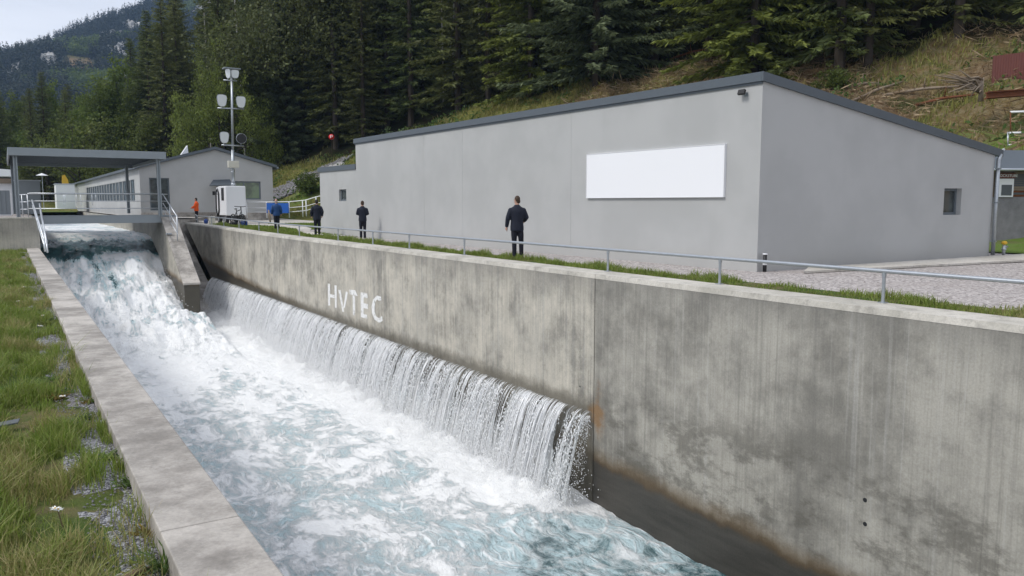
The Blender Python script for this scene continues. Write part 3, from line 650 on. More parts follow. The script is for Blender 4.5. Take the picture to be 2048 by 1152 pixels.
A, B, Cc = atX(64, 400, 1.22), atX(88, 478, 1.2), atX(90, 503, 1.2)
stair_rail('stair_railing', 'bright metal stair railing nearer the grass at the left end of the footbridge', [A, B], Cc, [0, .28])
A, B, Cc = atX(79, 408, 1.50), atX(93, 482, 1.42), atX(95, 505, 1.42)
stair_rail('stair_railing', 'bright metal stair railing nearer the water at the left end of the footbridge', [A, B], Cc, [0, .3])
# canopy over the bridge
cp = thing('canopy', 'flat grey metal canopy on square posts above the footbridge', 'canopy', (4, 52, .86))
CY0, CY1 = 50.6, 65.2
xl, xr = float(atY(15, 305, CY0)[0]), float(atY(332, 308, CY0)[0]); zt = float(atY(170, 299, CY0)[2]); zb = zt - .42
mb = MB(); mb.box((xl, CY0, zb), (xr, CY0 + .08, zt)); mb.box((xl, CY1 - .08, zb), (xr, CY1, zt)); mb.box((xl, CY0 + .08, zb), (xl + .08, CY1 - .08, zt)); mb.box((xr - .08, CY0 + .08, zb), (xr, CY1 - .08, zt)); mb.build('fascia', M['steel'], cp, bevel=.01)
mb = MB(); mb.box((xl + .08, CY0 + .08, zt - .12), (xr - .08, CY1 - .08, zt - .03))
for y_ in np.arange(CY0 + .5, CY1 - .3, .55): mb.box((xl + .08, y_, zt - .24), (xr - .08, y_ + .10, zt - .121))
mb.build('roof', M['fascia'], cp)
for (x_, y_) in [(xl + .32, CY0 + .35), (xl + .28, CY1 - .5), (xr - .4, CY0 + .35), (xr - .45, CY1 - .4)]:
    mb = MB(); mb.box((x_ - .10, y_ - .10, .83), (x_ - .035, y_ + .10, zb + .2)); mb.box((x_ + .035, y_ - .10, .83), (x_ + .10, y_ + .10, zb + .2)); mb.box((x_ - .034, y_ - .03, .83), (x_ + .034, y_ + .03, zb + .2)); mb.build('post', M['steel'], cp, bevel=.008)

# ------------------------------------------------------------------ main hall
a0 = np.array([14.93, 12.85, 0.]); eL = np.array([-.0310, .99952, 0]); eW = np.array([.9997, -.0246, 0]); nL = np.array([.99952, .0310, 0]); nE = np.array([.0246, .9997, 0]); eZ = np.array([0, 0, 1.])
def H(w_, l_, z_): return a0 + eW * w_ + eL * l_ + eZ * z_
def niche_wall(mb, fn, s0, s1, z0, ztop, win, depth, into):
    """wall face in (s,z) with a rectangular hole; fn(s,z,d) -> point, d = depth into the wall"""
    (u0, u1, v0, v1) = win
    for poly in ([(s0, z0), (u0, z0), (u0, ztop(u0)), (s0, ztop(s0))], [(u1, z0), (s1, z0), (s1, ztop(s1)), (u1, ztop(u1))], [(u0, z0), (u1, z0), (u1, v0), (u0, v0)], [(u0, v1), (u1, v1), (u1, ztop(u1)), (u0, ztop(u0))]):
        mb.add([fn(s, z, 0) for s, z in poly], [(0, 1, 2, 3)])
    c_ = [(u0, v0), (u1, v0), (u1, v1), (u0, v1)]
    for i in range(4):
        (p, q), (r, s) = c_[i], c_[(i + 1) % 4]
        mb.add([fn(p, q, 0), fn(p, q, depth), fn(r, s, depth), fn(r, s, 0)], [(0, 1, 2, 3)])
def window_in(fn, win, parent, mull=(), fr=.07, d=.12, glassm='glass', sill=None):
    u0, u1, v0, v1 = win; mb = MB()
    def bar(p, q, r, s): mb.hexa([fn(p, r, d), fn(q, r, d), fn(q, r, d + .06), fn(p, r, d + .06), fn(p, s, d), fn(q, s, d), fn(q, s, d + .06), fn(p, s, d + .06)])
    bar(u0, u0 + fr, v0, v1); bar(u1 - fr, u1, v0, v1); bar(u0 + fr, u1 - fr, v0, v0 + fr); bar(u0 + fr, u1 - fr, v1 - fr, v1)
    for x_ in mull: bar(x_ - fr * .5, x_ + fr * .5, v0 + fr, v1 - fr)
    f_ = mb.build('window', M['frame'], parent)
    g_ = MB(); g_.add([fn(u0 + fr * .5, v0 + fr * .5, d + .04), fn(u1 - fr * .5, v0 + fr * .5, d + .04), fn(u1 - fr * .5, v1 - fr * .5, d + .04), fn(u0 + fr * .5, v1 - fr * .5, d + .04)], [(0, 1, 2, 3)])
    g_.v = [tuple(np.array(q) - wloc(parent)) for q in g_.v]; g_.build('pane', M[glassm], f_, local=True)
    return f_
LH, WH = 23.6, 9.86; ZF, ZR = 4.42, 3.02
hall = thing('hall_building', 'large grey rendered hall with dark grey sloping roof edge beside the channel', 'building', a0)
def ztop(s): return ZF + (ZR - ZF) * s / WH
mb = MB()
q0 = atP(1886, 430, a0, nE); q1 = atP(1924, 377, a0, nE)
wu0, wu1 = float((q0 - a0) @ eW), float((q1 - a0) @ eW); wv0, wv1 = float(q0[2]), float(q1[2])
fe = lambda s, z, d: H(s, d, z)
niche_wall(mb, fe, 0, WH, -.1, ztop, (wu0, wu1, wv0, wv1), .25, eL)
mb.add([H(0, 0, -.1), H(0, 0, ZF), H(0, LH, ZF), H(0, LH, -.1)], [(0, 1, 2, 3)]); mb.add([H(0, LH, -.1), H(0, LH, ZF), H(WH, LH, ZR), H(WH, LH, -.1)], [(0, 1, 2, 3)]); mb.add([H(WH, LH, -.1), H(WH, LH, ZR), H(WH, 0, ZR), H(WH, 0, -.1)], [(0, 1, 2, 3)])
mb.build('wall', M['render'], hall)
window_in(fe, (wu0, wu1, wv0, wv1), hall, (), .07, .14)
mb = MB(); mb.prism([H(-.05, -.05, ZF + .16), H(-.05, -.05, ZF - .0), H(WH + .28, -.05, ztop(WH + .28) - .0), H(WH + .28, -.05, ztop(WH + .28) + .16)], eL * (LH + .1)); mb.build('roof', M['fascia'], hall)
mb = MB(); mb.prism([H(-.075, -.075, ZF + .19), H(-.075, -.075, ZF - .02), H(WH + .3, -.075, ztop(WH + .3) - .02), H(WH + .3, -.075, ztop(WH + .3) + .19)], eL * .06); mb.build('fascia', M['fascia'], hall)
mb = MB(); mb.fbox(H(-.075, -.012, ZF - .02), eW * .07, eL * (LH + .09), eZ * .21); mb.fbox(H(-.035, -.01, ZF - .075), eW * .04, eL * (LH + .05), eZ * .05); mb.build('fascia', M['fascia'], hall)
for px in (848, 925, 1142):   # fine vertical joints in the render
    mb = MB(); l_ = float((atP(px, 350, a0, nL) - a0) @ eL); mb.fbox(H(-.004, l_, .20), eW * .003, eL * .008, eZ * (ZF - .3)); mb.build('wall_joint', M['render'], hall)
mb = MB(); mb.fbox(H(-.018, -.018, -.1), eW * (.02), eL * LH, eZ * .28); mb.build('plinth', M['render'], hall)
mb = MB(); mb.tube([H(WH + .04, -.09, 2.9), H(WH + .04, -.09, .06)], .055, 10); mb.tube([H(WH + .2, -.06, 3.02), H(WH + .04, -.09, 2.85)], .055, 10); mb.build('downpipe', M['galv'], hall, True)
for z_ in (.45, 1.6, 2.6):
    mb = MB(); mb.fbox(H(WH - .03, -.15, z_), eW * .14, eL * .12, eZ * .035); mb.build('pipe_clip', M['steel'], hall)
# sign, lamp, pipes
def F(l_, z_, out=0): return H(-out, l_, z_)
def onF(px, py): q = atP(px, py, a0, nL); return float((q - a0) @ eL), float(q[2])
(l0, z0), (l1, z1) = onF(1450, 393), onF(1177, 310)
z1 = (z1 + onF(1450, 288)[1]) / 2; z0 = (z0 + onF(1177, 396)[1]) / 2
sg = thing('sign_board', 'large blank white sign board fixed to the long grey hall wall', 'sign', F((l0 + l1) / 2, z0))
mb = MB(); mb.fbox(F(l0, z0, .06), eW * .06, eL * (l1 - l0), eZ * (z1 - z0)); mb.build('panel', M['sign'], sg, bevel=.006)
mb = MB(); e_ = .012
for (p, q, r, s) in ((l0 - e_, l1 + e_, z0 - e_, z0), (l0 - e_, l1 + e_, z1, z1 + e_), (l0 - e_, l0, z0, z1), (l1, l1 + e_, z0, z1)): mb.fbox(F(p, r, .07), eW * .07, eL * (q - p), eZ * (s - r))
mb.build('edge_trim', M['white'], sg)
ll, lzz = onF(1491, 184); fl = thing('wall_floodlight', 'small dark floodlight under the roof edge near the hall corner', 'lamp', F(ll, lzz))
mb = MB(); c_ = F(ll, lzz, .16); mb.fbox(c_ - eL * .09 - eZ * .05, eW * .05 - eZ * .03, eL * .2, eZ * .11 + eW * .04); mb.build('housing', M['dark'], fl, bevel=.008)
mb = MB(); mb.fbox(F(ll - .04, lzz - .08, .11), eW * .11, eL * .05, eZ * .04); mb.fbox(F(ll - .08, lzz - .11, .02), eW * .02, eL * .10, eZ * .10); mb.build('bracket', M['steel'], fl)
sp = thing('pipe_stub', 'short black pipe stub standing at the near corner of the hall', 'pipe', H(.1, -.14, 0)); mb = MB(); mb.tube([H(.1, -.14, 0), H(.1, -.14, .40)], .045, 10); mb.build('pipe', M['black'], sp, True)
for za_, zb_, ra_ in ((.40, .43, .055), (.16, .22, .052)):
    mb = MB(); mb.tube([H(.1, -.14, za_), H(.1, -.14, zb_)], ra_, 10); mb.build('collar', M['white'], sp, True)
vp = thing('standpipe', 'yellow capped standpipe beside the downpipe at the far hall corner', 'standpipe', H(WH + .42, -.2, .05))
mb = MB(); mb.tube([H(WH + .42, -.2, .05), H(WH + .42, -.2, .36)], .045, 10); mb.tube([H(WH + .42, -.2, .20), H(WH + .42, -.2, .26)], .07, 10); mb.tube([H(WH + .42, -.2, .30), H(WH + .60, -.2, .30)], .03, 8); mb.build('body', M['galv'], vp, True)
mb = MB(); mb.ball(H(WH + .42, -.2, .42), (.085, .085, .06)); mb.build('cap', M['yellow'], vp, True)
# annex
an = thing('annex_building', 'small lower grey annex with one little window at the far end of the hall', 'building', H(0, LH, 0))
la1 = onF(640, 400)[0]; za = onF(690, 340)[1]; WA = 5.
mb = MB(); (u1, v1), (u0, v0) = onF(677, 379), onF(692, 402)
fa = lambda s, z, d: H(d + .02, s, z)
niche_wall(mb, fa, LH + .05, la1, -.1, lambda s: za, (u0, u1, v0, v1), .2, eW)
mb.add([H(.02, la1, -.1), H(.02, la1, za), H(WA, la1, za - .6), H(WA, la1, -.1)], [(0, 1, 2, 3)]); mb.add([H(WA, la1, -.1), H(WA, la1, za - .6), H(WA, LH, za - .6), H(WA, LH, -.1)], [(0, 1, 2, 3)])
mb.build('wall', M['render'], an); window_in(fa, (u0, u1, v0, v1), an, (), .08, .10)
mb = MB(); mb.prism([H(-.04, LH + .02, za + .24), H(-.04, LH + .02, za), H(WA + .2, LH + .02, za - .63), H(WA + .2, LH + .02, za - .4)], eL * (la1 - LH + .12)); mb.build('roof', M['fascia'], an)

# ------------------------------------------------------------------ workshop building with gable and long glazed side
GYY, GX0, GX1, GL = 66.9, 8.75, 18.8, 69.
ws = thing('workshop_building', 'long grey gabled workshop with a row of windows behind the footbridge', 'building', (GX0, GYY, .4))
ax, az = 14.3, float(atY(446, 300, GYY)[2]); ez0 = float(atY(292, 336, GYY)[2]); ez1 = float(atY(548, 334, GYY)[2])
fg = lambda s, z, d: np.array([s, GYY + d, z])
def gtop(s): return ez0 + (az - ez0) * (s - GX0) / (ax - GX0) if s < ax else az + (ez1 - az) * (s - ax) / (GX1 - ax)
dq0, dq1 = atY(301, 421, GYY), atY(338, 356, GYY); wq0, wq1 = atY(465, 399, GYY), atY(521, 363, GYY)
mb = MB(); fws = lambda s, z, d: np.array([GX0 + d, s, z])
niche_wall(mb, fg, GX0, ax, 0, gtop, (float(dq0[0]), float(dq1[0]), float(dq0[2]), float(dq1[2])), .2, None)
niche_wall(mb, fg, ax, GX1, 0, gtop, (float(wq0[0]), float(wq1[0]), float(wq0[2]), float(wq1[2])), .2, None)
y_ = GYY; wins = []
yy = GYY + 3.0
mb.add([(GX0, GYY, 0), (GX0, GYY, ez0), (GX0, yy, ez0), (GX0, yy, 0)], [(0, 1, 2, 3)])
while yy < GYY + 46:
    niche_wall(mb, fws, yy, yy + 2.6, 0, lambda s: ez0, (yy + .12, yy + 2.48, 1.75, 3.45), .15, None); wins.append((yy + .12, yy + 2.48, 1.75, 3.45)); yy += 2.6
mb.add([(GX0, yy, 0), (GX0, yy, ez0), (GX0, GYY + GL, ez0), (GX0, GYY + GL, 0)], [(0, 1, 2, 3)])
mb.add([(GX1, GYY, 0), (GX1, GYY, ez1), (GX1, GYY + GL, ez1), (GX1, GYY + GL, 0)], [(0, 1, 2, 3)]); mb.add([(GX0, GYY + GL, 0), (GX0, GYY + GL, ez0), (ax, GYY + GL, az), (GX1, GYY + GL, ez1), (GX1, GYY + GL, 0)], [(0, 1, 2, 3, 4)])
mb.build('wall', M['render'], ws)
window_in(fg, (float(dq0[0]), float(dq1[0]), float(dq0[2]), float(dq1[2])), ws, (float(dq0[0]) + .75,), .09, .1)
window_in(fg, (float(wq0[0]), float(wq1[0]), float(wq0[2]), float(wq1[2])), ws, (float(wq0[0]) + .95,), .10, .1, 'glassgreenrefl')
for k, w_ in enumerate(wins): window_in(fws, w_, ws, ((w_[0] + w_[1]) / 2,), .07, .07, 'glassblue')
mb = MB(); oh = .35
sl0 = (az - ez0) / (ax - GX0); sl1 = (ez1 - az) / (GX1 - ax)
A = (GX0 - oh, ez0 - sl0 * oh); B = (ax, az); C3 = (GX1 + oh, ez1 + sl1 * oh)
mb.prism([(A[0], GYY - .25, A[1] + .02), (B[0], GYY - .25, B[1] + .02), (B[0], GYY - .25, B[1] + .24), (A[0], GYY - .25, A[1] + .24)], (0, GL + .5, 0))
mb.prism([(B[0], GYY - .25, B[1] + .02), (C3[0], GYY - .25, C3[1] + .02), (C3[0], GYY - .25, C3[1] + .24), (B[0], GYY - .25, B[1] + .24)], (0, GL + .5, 0)); mb.build('roof', M['fascia'], ws)
mb = MB(); mb.tube([(C3[0] + .05, GYY - .3, C3[1]), (C3[0] + .05, GYY + GL, C3[1])], .09); mb.build('gutter', M['frame'], ws, True)
mb = MB(); mb.box((GX0 - .012, GYY - .012, 0), (GX1 + .01, GYY, .85)); mb.build('plinth', M['conc'], ws)
mb = MB(); p_, q_ = atY(419, 372, GYY - 1.0), atY(466, 371, GYY - 1.0); mb.prism([p_, q_, (q_[0], GYY - .01, q_[2] + .45), (p_[0] + .5, GYY - .01, p_[2] + .45)], (0, 0, .06)); mb.build('awning', M['fascia'], ws)
v = thing('roof_vent', 'small pale vent standing on the gabled workshop roof', 'vent', (12.5, 70, 5.4)); mb = MB(); mb.prism([(12.2, 70, 5.3), (12.9, 70, 5.5), (12.85, 70, 6.25)], (0, .5, 0)); mb.build('hood', M['white'], v)
# ------------------------------------------------------------------ trees
def orth(d):
    d = d / (np.linalg.norm(d, axis=-1, keepdims=True) + 1e-9); r = np.where(np.abs(d[..., 2:3]) > .9, np.array([1., 0, 0]), np.array([0, 0, 1.]))
    u = np.cross(d, r); u /= np.linalg.norm(u, axis=-1, keepdims=True) + 1e-9
    return u, np.cross(u, d)
def cards(name, P, D, Ln, Wd, tint, mat, rg, flat=None):
    """leaf-shaped quads: base P, direction D, length, width"""
    n = len(P); D = D / (np.linalg.norm(D, axis=1, keepdims=True) + 1e-9); u, v = orth(D)
    a = rg.uniform(0, 2 * np.pi, n)[:, None] if flat is None else rg.normal(0, flat, n)[:, None]
    sd_ = u * np.cos(a) + v * np.sin(a); Ln = Ln[:, None]; Wd = Wd[:, None]
    V = np.stack([P, P + D * Ln * .45 + sd_ * Wd * .5, P + D * Ln, P + D * Ln * .5 - sd_ * Wd * .5], 1).reshape(-1, 3)
    F = np.arange(4 * n).reshape(n, 4)
    return npmesh(name, V, [F], mat, {'tint': np.repeat(tint, 4)})
def spruce_mesh(seed, Ht, R, mat, low=.06, droop=.35, dens=1., ragged=.35, taper=.8):
    rg = np.random.default_rng(seed); P = []; D = []; Ln = []; Wd = []; T = []; tb = MB()
    tb.tube([(0, 0, -1.), (0, 0, Ht * .3), (rg.normal(0, .1), rg.normal(0, .1), Ht * .7), (0, 0, Ht)], [Ht * .0135, Ht * .011, Ht * .006, .01], 7)
    z = Ht * low
    while z < Ht * .985:
        f = (z / Ht - low) / (1 - low); nb = rg.integers(4, 7); Lb = R * (1 - f) ** taper * (.55 + .45 * min(1, f * 6 + .5)) + .25
        a0_ = rg.uniform(0, 6.28)
        for k in range(nb):
            az = a0_ + 6.283 * k / nb + rg.normal(0, .25); L_ = Lb * (1 + rg.normal(0, ragged * .6)); 
            if L_ < .2 or rg.random() < ragged * .25: continue
            o_ = np.array([math.cos(az), math.sin(az), 0]); n = max(4, int(L_ / .19 * dens)); s = np.linspace(.12, 1, n)
            up_ = .25 * f + rg.normal(0, .07)
            zz = z + L_ * (up_ * s - droop * (1.1 - f * .6) * s ** 1.6 + .16 * s ** 4)
            pos = o_[None] * (L_ * s)[:, None]; pos[:, 2] = zz; bend = rg.normal(0, .12) * s ** 2 * L_; pos[:, 0] -= math.sin(az) * bend; pos[:, 1] += math.cos(az) * bend
            lat = np.array([-math.sin(az), math.cos(az), 0])
            if L_ > 1: tb.tube([(0, 0, z), pos[n // 2], pos[-1]], [.018 + .008 * L_, .012, .005], 3, False)
            for side in (-1, 1, 0, 0):
                m_ = n; j = rg.normal(0, .05, (m_, 3))
                dd_ = o_[None] * (rg.uniform(.45, .95, m_))[:, None] + lat[None] * side * rg.uniform(.5, 1., m_)[:, None]
                dd_[:, 2] += rg.normal(-.32, .22, m_) - (.5 if side == 0 else 0) * (1 - s * .8)
                P.append(pos + j); D.append(dd_); l_ = (.30 + .62 * (L_ / 4.) ** .5 * (1 - s * .6)) * rg.uniform(.6, 1.25, m_) * (.8 if side == 0 else 1); Ln.append(l_); Wd.append(l_ * rg.uniform(.16, .30, m_))
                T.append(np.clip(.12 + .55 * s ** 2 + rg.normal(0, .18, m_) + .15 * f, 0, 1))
        z += (.34 + .40 * (1 - f)) / dens ** .5 * rg.uniform(.8, 1.2)
    for i in range(6):
        pass
    P, D, Ln, Wd, T = map(np.concatenate, (P, D, Ln, Wd, T))
    return cards('foliage', P, D, Ln, Wd, T, mat, rg), tb
def limbs(tb, rg, p, d, L_, r, depth, tips, spread=.55, up_=.15):
    d = d / np.linalg.norm(d); q = p + d * L_ * .5 + rg.normal(0, .06 * L_, 3); e = q + (d + np.array([0, 0, up_]) + rg.normal(0, .12, 3)) * L_ * .5
    tb.tube([p, q, e], [r, r * .8, r * .62], 6 if depth > 1 else 4, False)
    if depth == 0: tips.append(e); return
    if depth <= 2: tips.append(q); tips.append((q + e) / 2)
    for k in range(rg.integers(2, 4)):
        a = rg.uniform(0, 6.28); u, v = orth(d[None]); nd = d + (u[0] * math.cos(a) + v[0] * math.sin(a)) * spread * rg.uniform(.7, 1.4)
        limbs(tb, rg, e if k else q, nd, L_ * rg.uniform(.62, .82), r * .58, depth - 1, tips, spread, up_)
def broad_mesh(seed, Ht, mat, spread=.6, leaves=9000, size=.26, depth=4, stems=1, width=1., low=.25, clump=.55):
    rg = np.random.default_rng(seed); tb = MB(); tips = []
    for k in range(stems):
        d = np.array([rg.normal(0, .22 if stems > 1 else .04), rg.normal(0, .22 if stems > 1 else .04), 1.]); p = np.array([rg.normal(0, .15 * (stems > 1)), rg.normal(0, .15 * (stems > 1)), -.5])
        h0 = Ht * low; e = p + d / np.linalg.norm(d) * (h0 + .5); tb.tube([p, e], [Ht * .016, Ht * .012], 7, False)
        for j in range(3):
            a = rg.uniform(0, 6.28); limbs(tb, rg, e - (0, 0, h0 * .25 * j), np.array([math.cos(a) * spread, math.sin(a) * spread, .9 - .1 * j]), Ht * .27, Ht * .010, depth, tips, spread)
        limbs(tb, rg, e, d, Ht * .30, Ht * .011, depth, tips, spread * .8)
    tips = np.array(tips); c = tips[rg.integers(0, len(tips), leaves)]
    sz = (tips[:, 2].max() - tips[:, 2].min()); cs = rg.uniform(.5, 1.3, len(tips))
    idx = rg.integers(0, len(tips), leaves); c = tips[idx]; P = c + rg.normal(0, 1, (leaves, 3)) * (Ht * .034 * clump / .55 * cs[idx])[:, None] * [width, width, .75]
    D = rg.normal(0, 1, (leaves, 3)); D[:, 2] -= .45; Ln = size * rg.uniform(.6, 1.4, leaves); ct = rg.uniform(-.22, .22, len(tips))
    return cards('foliage', P, D, Ln, Ln * .62, np.clip(.5 + ct[idx] + rg.normal(0, .17, leaves), 0, 1), mat, rg), tb
def bare_mesh(seed, Ht, twigs=26):
    rg = np.random.default_rng(seed); tb = MB(); lx, ly = rg.normal(0, .05, 2) * Ht
    tb.tube([(0, 0, -.5), (lx * .3, ly * .3, Ht * .4), (lx, ly, Ht)], [Ht * .0062, Ht * .005, Ht * .003], 6)
    for i in range(twigs):
        f = rg.uniform(.12, 1); a = rg.uniform(0, 6.28); l_ = rg.uniform(.5, 1.8); p = np.array([lx * f, ly * f, Ht * f]); e = p + l_ * np.array([math.cos(a), math.sin(a), rg.normal(.05, .25)])
        tb.tube([p, (p + e) / 2 + (0, 0, .06), e], [.022, .014, .005], 3, False)
    return None, tb
PROTO = {}
def proto(key, maker, barkmat):
    crown, tb = maker; PROTO[key] = (crown, tb.build('proto_trunk', barkmat))
    COL.objects.unlink(PROTO[key][1])
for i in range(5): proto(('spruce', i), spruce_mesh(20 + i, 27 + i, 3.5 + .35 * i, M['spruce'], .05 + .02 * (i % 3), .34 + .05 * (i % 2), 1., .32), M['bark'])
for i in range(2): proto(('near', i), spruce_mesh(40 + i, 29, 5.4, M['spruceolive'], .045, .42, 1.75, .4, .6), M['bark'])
proto(('pine', 0), spruce_mesh(50, 28, 6.3, M['pine'], .04, .26, 1.75, .45, .6), M['bark'])
proto(('oak', 0), broad_mesh(60, 17, M['leafgreen'], .62, 15000, .34), M['bark']); proto(('oak', 1), broad_mesh(61, 17, M['leafdark'], .5, 17000, .30, low=.10, stems=2, clump=.75), M['bark'])
proto(('bright', 0), broad_mesh(62, 16, M['leafbright'], .6, 19000, .27, low=.12, clump=.62), M['bark']); proto(('bright', 1), broad_mesh(63, 10, M['leafbright'], .7, 9000, .26, stems=3, low=.08), M['bark'])
proto(('autumn', 0), broad_mesh(64, 12, M['leafautumn'], .6, 9000, .32, low=.15), M['bark'])
proto(('shrub', 0), broad_mesh(65, 4.2, M['leafgrey'], .8, 3600, .17, 2, 4, 1.1, .05, .8), M['bark']); proto(('shrub', 1), broad_mesh(66, 3.0, M['leafgreen'], .9, 3600, .16, 2, 4, 1.2, .04, .9), M['bark'])
for i in range(3): proto(('bare', i), bare_mesh(70 + i, 15 + 3 * i), M['barkpale'])
NTREE = {'spruce': ('spruce_tree', 'tree'), 'near': ('spruce_tree', 'tree'), 'pine': ('pine_tree', 'tree'), 'oak': ('broadleaf_tree', 'tree'), 'bright': ('broadleaf_tree', 'tree'), 'autumn': ('broadleaf_tree', 'tree'), 'shrub': ('shrub', 'shrub'), 'bare': ('bare_tree', 'tree')}
def tree(kind, var, loc, scale, label, group=None):
    nm, cat = NTREE[kind]; t = thing(nm, label, cat, loc, group, rnd.uniform(0, 6.28), scale); c, tr = PROTO[(kind, var)]
    if c is not None: link('crown', c, t)
    link('trunk', tr.data, t); return t
occupied = []
def at_hill(px, py, D=None):
    if D is None: return hillpt(px, py)
    p = atD(px, py, D); p[2] = hill(p[0], p[1]); return p
# trees one can tell apart: (kind, variant, px, py of the foot, distance or None = where the sight line meets the slope, scale, label)
front = [
 ('near', 0, 1508, 150, 62, 1.0, 'bright olive spruce with low drooping boughs behind the hall roof corner'),
 ('pine', 0, 1192, 195, 72, 1.0, 'big grey-green pine rising above the middle of the hall roof'),
 ('near', 1, 1062, 215, 80, .95, 'tall olive spruce left of the grey-green pine above the hall'),
 ('spruce', 1, 1678, 150, None, 1.1, 'spruce with thick bare grey trunk behind the falling roof edge'),
 ('near', 1, 1905, 120, 62, 1.0, 'spruce with hanging boughs above the brush slope near the red-brown shed'),
 ('spruce', 3, 2040, 105, 60, 1.0, 'dark spruce at the right edge of the picture above the red-brown shed'),
 ('spruce', 0, 1735, 135, None, .95, 'slim spruce with reddish bare trunk right of the thick trunk'),
 ('spruce', 4, 1800, 120, 66, 1.0, 'dark spruce standing over the brown brush slope left of the hanging boughs'),
 ('bare', 0, 887, 206, None, 1.1, 'thin leaning bare pale trunk at the top of the yellow grass slope'),
 ('bare', 1, 905, 200, None, 1.0, 'thin straight bare trunk just right of the leaning pale trunk'),
 ('bare', 2, 962, 185, 98, 1.0, 'tall bare pale stem in the dark gap left of the olive spruce'),
 ('bare', 0, 1344, 120, 78, 1.0, 'thin pale trunk in the dark wood right of the grey-green pine'),
 ('bare', 2, 1390, 95, 80, 1.0, 'tall reddish bare trunk left of the bright olive spruce'),
 ('spruce', 2, 775, 250, 97, 1.0, 'dark brownish spruce directly above the far end of the hall roof'),
 ('spruce', 4, 735, 262, 100, 1.0, 'broad dark spruce left of the hall end above the red marker ball'),
 ('spruce', 1, 822, 238, 92, 1.0, 'dark spruce behind the grey shrub at the far end of the hall roof'),
 ('spruce', 3, 655, 265, 100, 1.0, 'dark olive spruce above the red marker ball'),
 ('oak', 1, 622, 290, 103, 1.3, 'tall dark broadleaf tree standing over the loose stone slope'),
 ('oak', 1, 700, 270, 104, 1.4, 'tall dark broadleaf tree right of the red marker ball'),
 ('oak', 1, 575, 330, 122, 1.15, 'dark broadleaf tree rising behind the right slope of the workshop gable'),
 ('pine', 0, 575, 310, 100, .75, 'feathery green conifer above the loose stone slope'),
 ('shrub', 0, 775, 268, 76, 1.0, 'light grey-green shrub peeking over the far end of the hall roof'),
 ('shrub', 1, 700, 292, 76, .85, 'dark green shrub right of the red marker ball'),
 ('shrub', 1, 625, 312, 78, 1.1, 'green shrub above the loose stone slope left of the red marker ball'),
 ('shrub', 1, 1660, 172, 55, .8, 'bushy green shrub beside the falling roof edge near the thick trunk'),
 ('shrub', 1, 1995, 118, 58, .9, 'dark bush at the wood edge left of the red-brown shed'),
 ('shrub', 1, 1440, 150, 56, .8, 'green bush on the bank just behind the high end of the hall roof'),
 ('shrub', 1, 1345, 165, 58, .7, 'leafy bush behind the hall roof above the white sign board'),
 ('bright', 0, 442, 330, 95, 1.2, 'big bright green broadleaf tree behind the lamp mast'),
 ('bright', 0, 405, 330, 118, .85, 'lower bright green broadleaf tree left of the lamp mast'),
 ('spruce', 1, 512, 330, 128, 1.15, 'tall dark spruce close behind the lamp mast on its right'),
 ('spruce', 2, 528, 330, 116, .9, 'dark spruce right of the lamp mast above the workshop gable'),
 ('spruce', 3, 335, 330, 118, .92, 'brownish dark spruce above the right end of the canopy'),
 ('spruce', 0, 300, 330, 140, 1.02, 'tall pointed spruce standing highest left of the bright green tree'),
 ('spruce', 4, 272, 330, 150, .98, 'pointed dark spruce against the mountain above the canopy'),
 ('spruce', 1, 358, 330, 138, 1.2, 'very tall dark spruce reaching the top of the picture left of the lamp mast'),
 ('bright', 1, 196, 335, 118, 1.55, 'pale yellow-green willow-like tree above the middle of the canopy'),
 ('bright', 1, 238, 335, 114, .98, 'small pale green tree beside the willow-like tree above the canopy'),
 ('spruce', 2, 212, 330, 175, .88, 'spruce with pointed top behind the pale willow-like tree'),
 ('spruce', 0, 180, 330, 185, .72, 'reddish brown thin spruce left of the pale willow-like tree'),
 ('spruce', 3, 128, 330, 170, .62, 'dark spruce in the small group above the left half of the canopy'),
 ('spruce', 4, 96, 330, 165, .60, 'dark spruce leftmost of the small group above the canopy'),
 ('spruce', 1, 146, 330, 178, .58, 'short dark spruce rightmost of the small group above the canopy'),
 ('oak', 0, 40, 335, 150, .72, 'round green broadleaf tree at the left edge above the canopy corner'),
 ('autumn', 0, 68, 335, 158, .95, 'yellowing broadleaf tree left of the small dark spruce group'),
 ('oak', 1, 5, 335, 165, .9, 'green broadleaf tree cut by the left edge of the picture'),
 ('autumn', 0, 100, 380, 150, .45, 'autumn yellow tree under the canopy roof left of the red gable'),
 ('autumn', 0, 122, 385, 165, .50, 'olive yellow tree under the canopy next to the red gable'),
]
for k, v, px, py, D, sc_, lab in front:
    p = at_hill(px, py, D)
    if D is not None and p[0] < toe(p[1]) and p[1] > 110: p[2] = .5
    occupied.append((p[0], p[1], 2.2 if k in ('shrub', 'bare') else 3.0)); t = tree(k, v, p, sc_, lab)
    if lab.startswith('big bright'): t.scale = (.62, .62, 1.12)
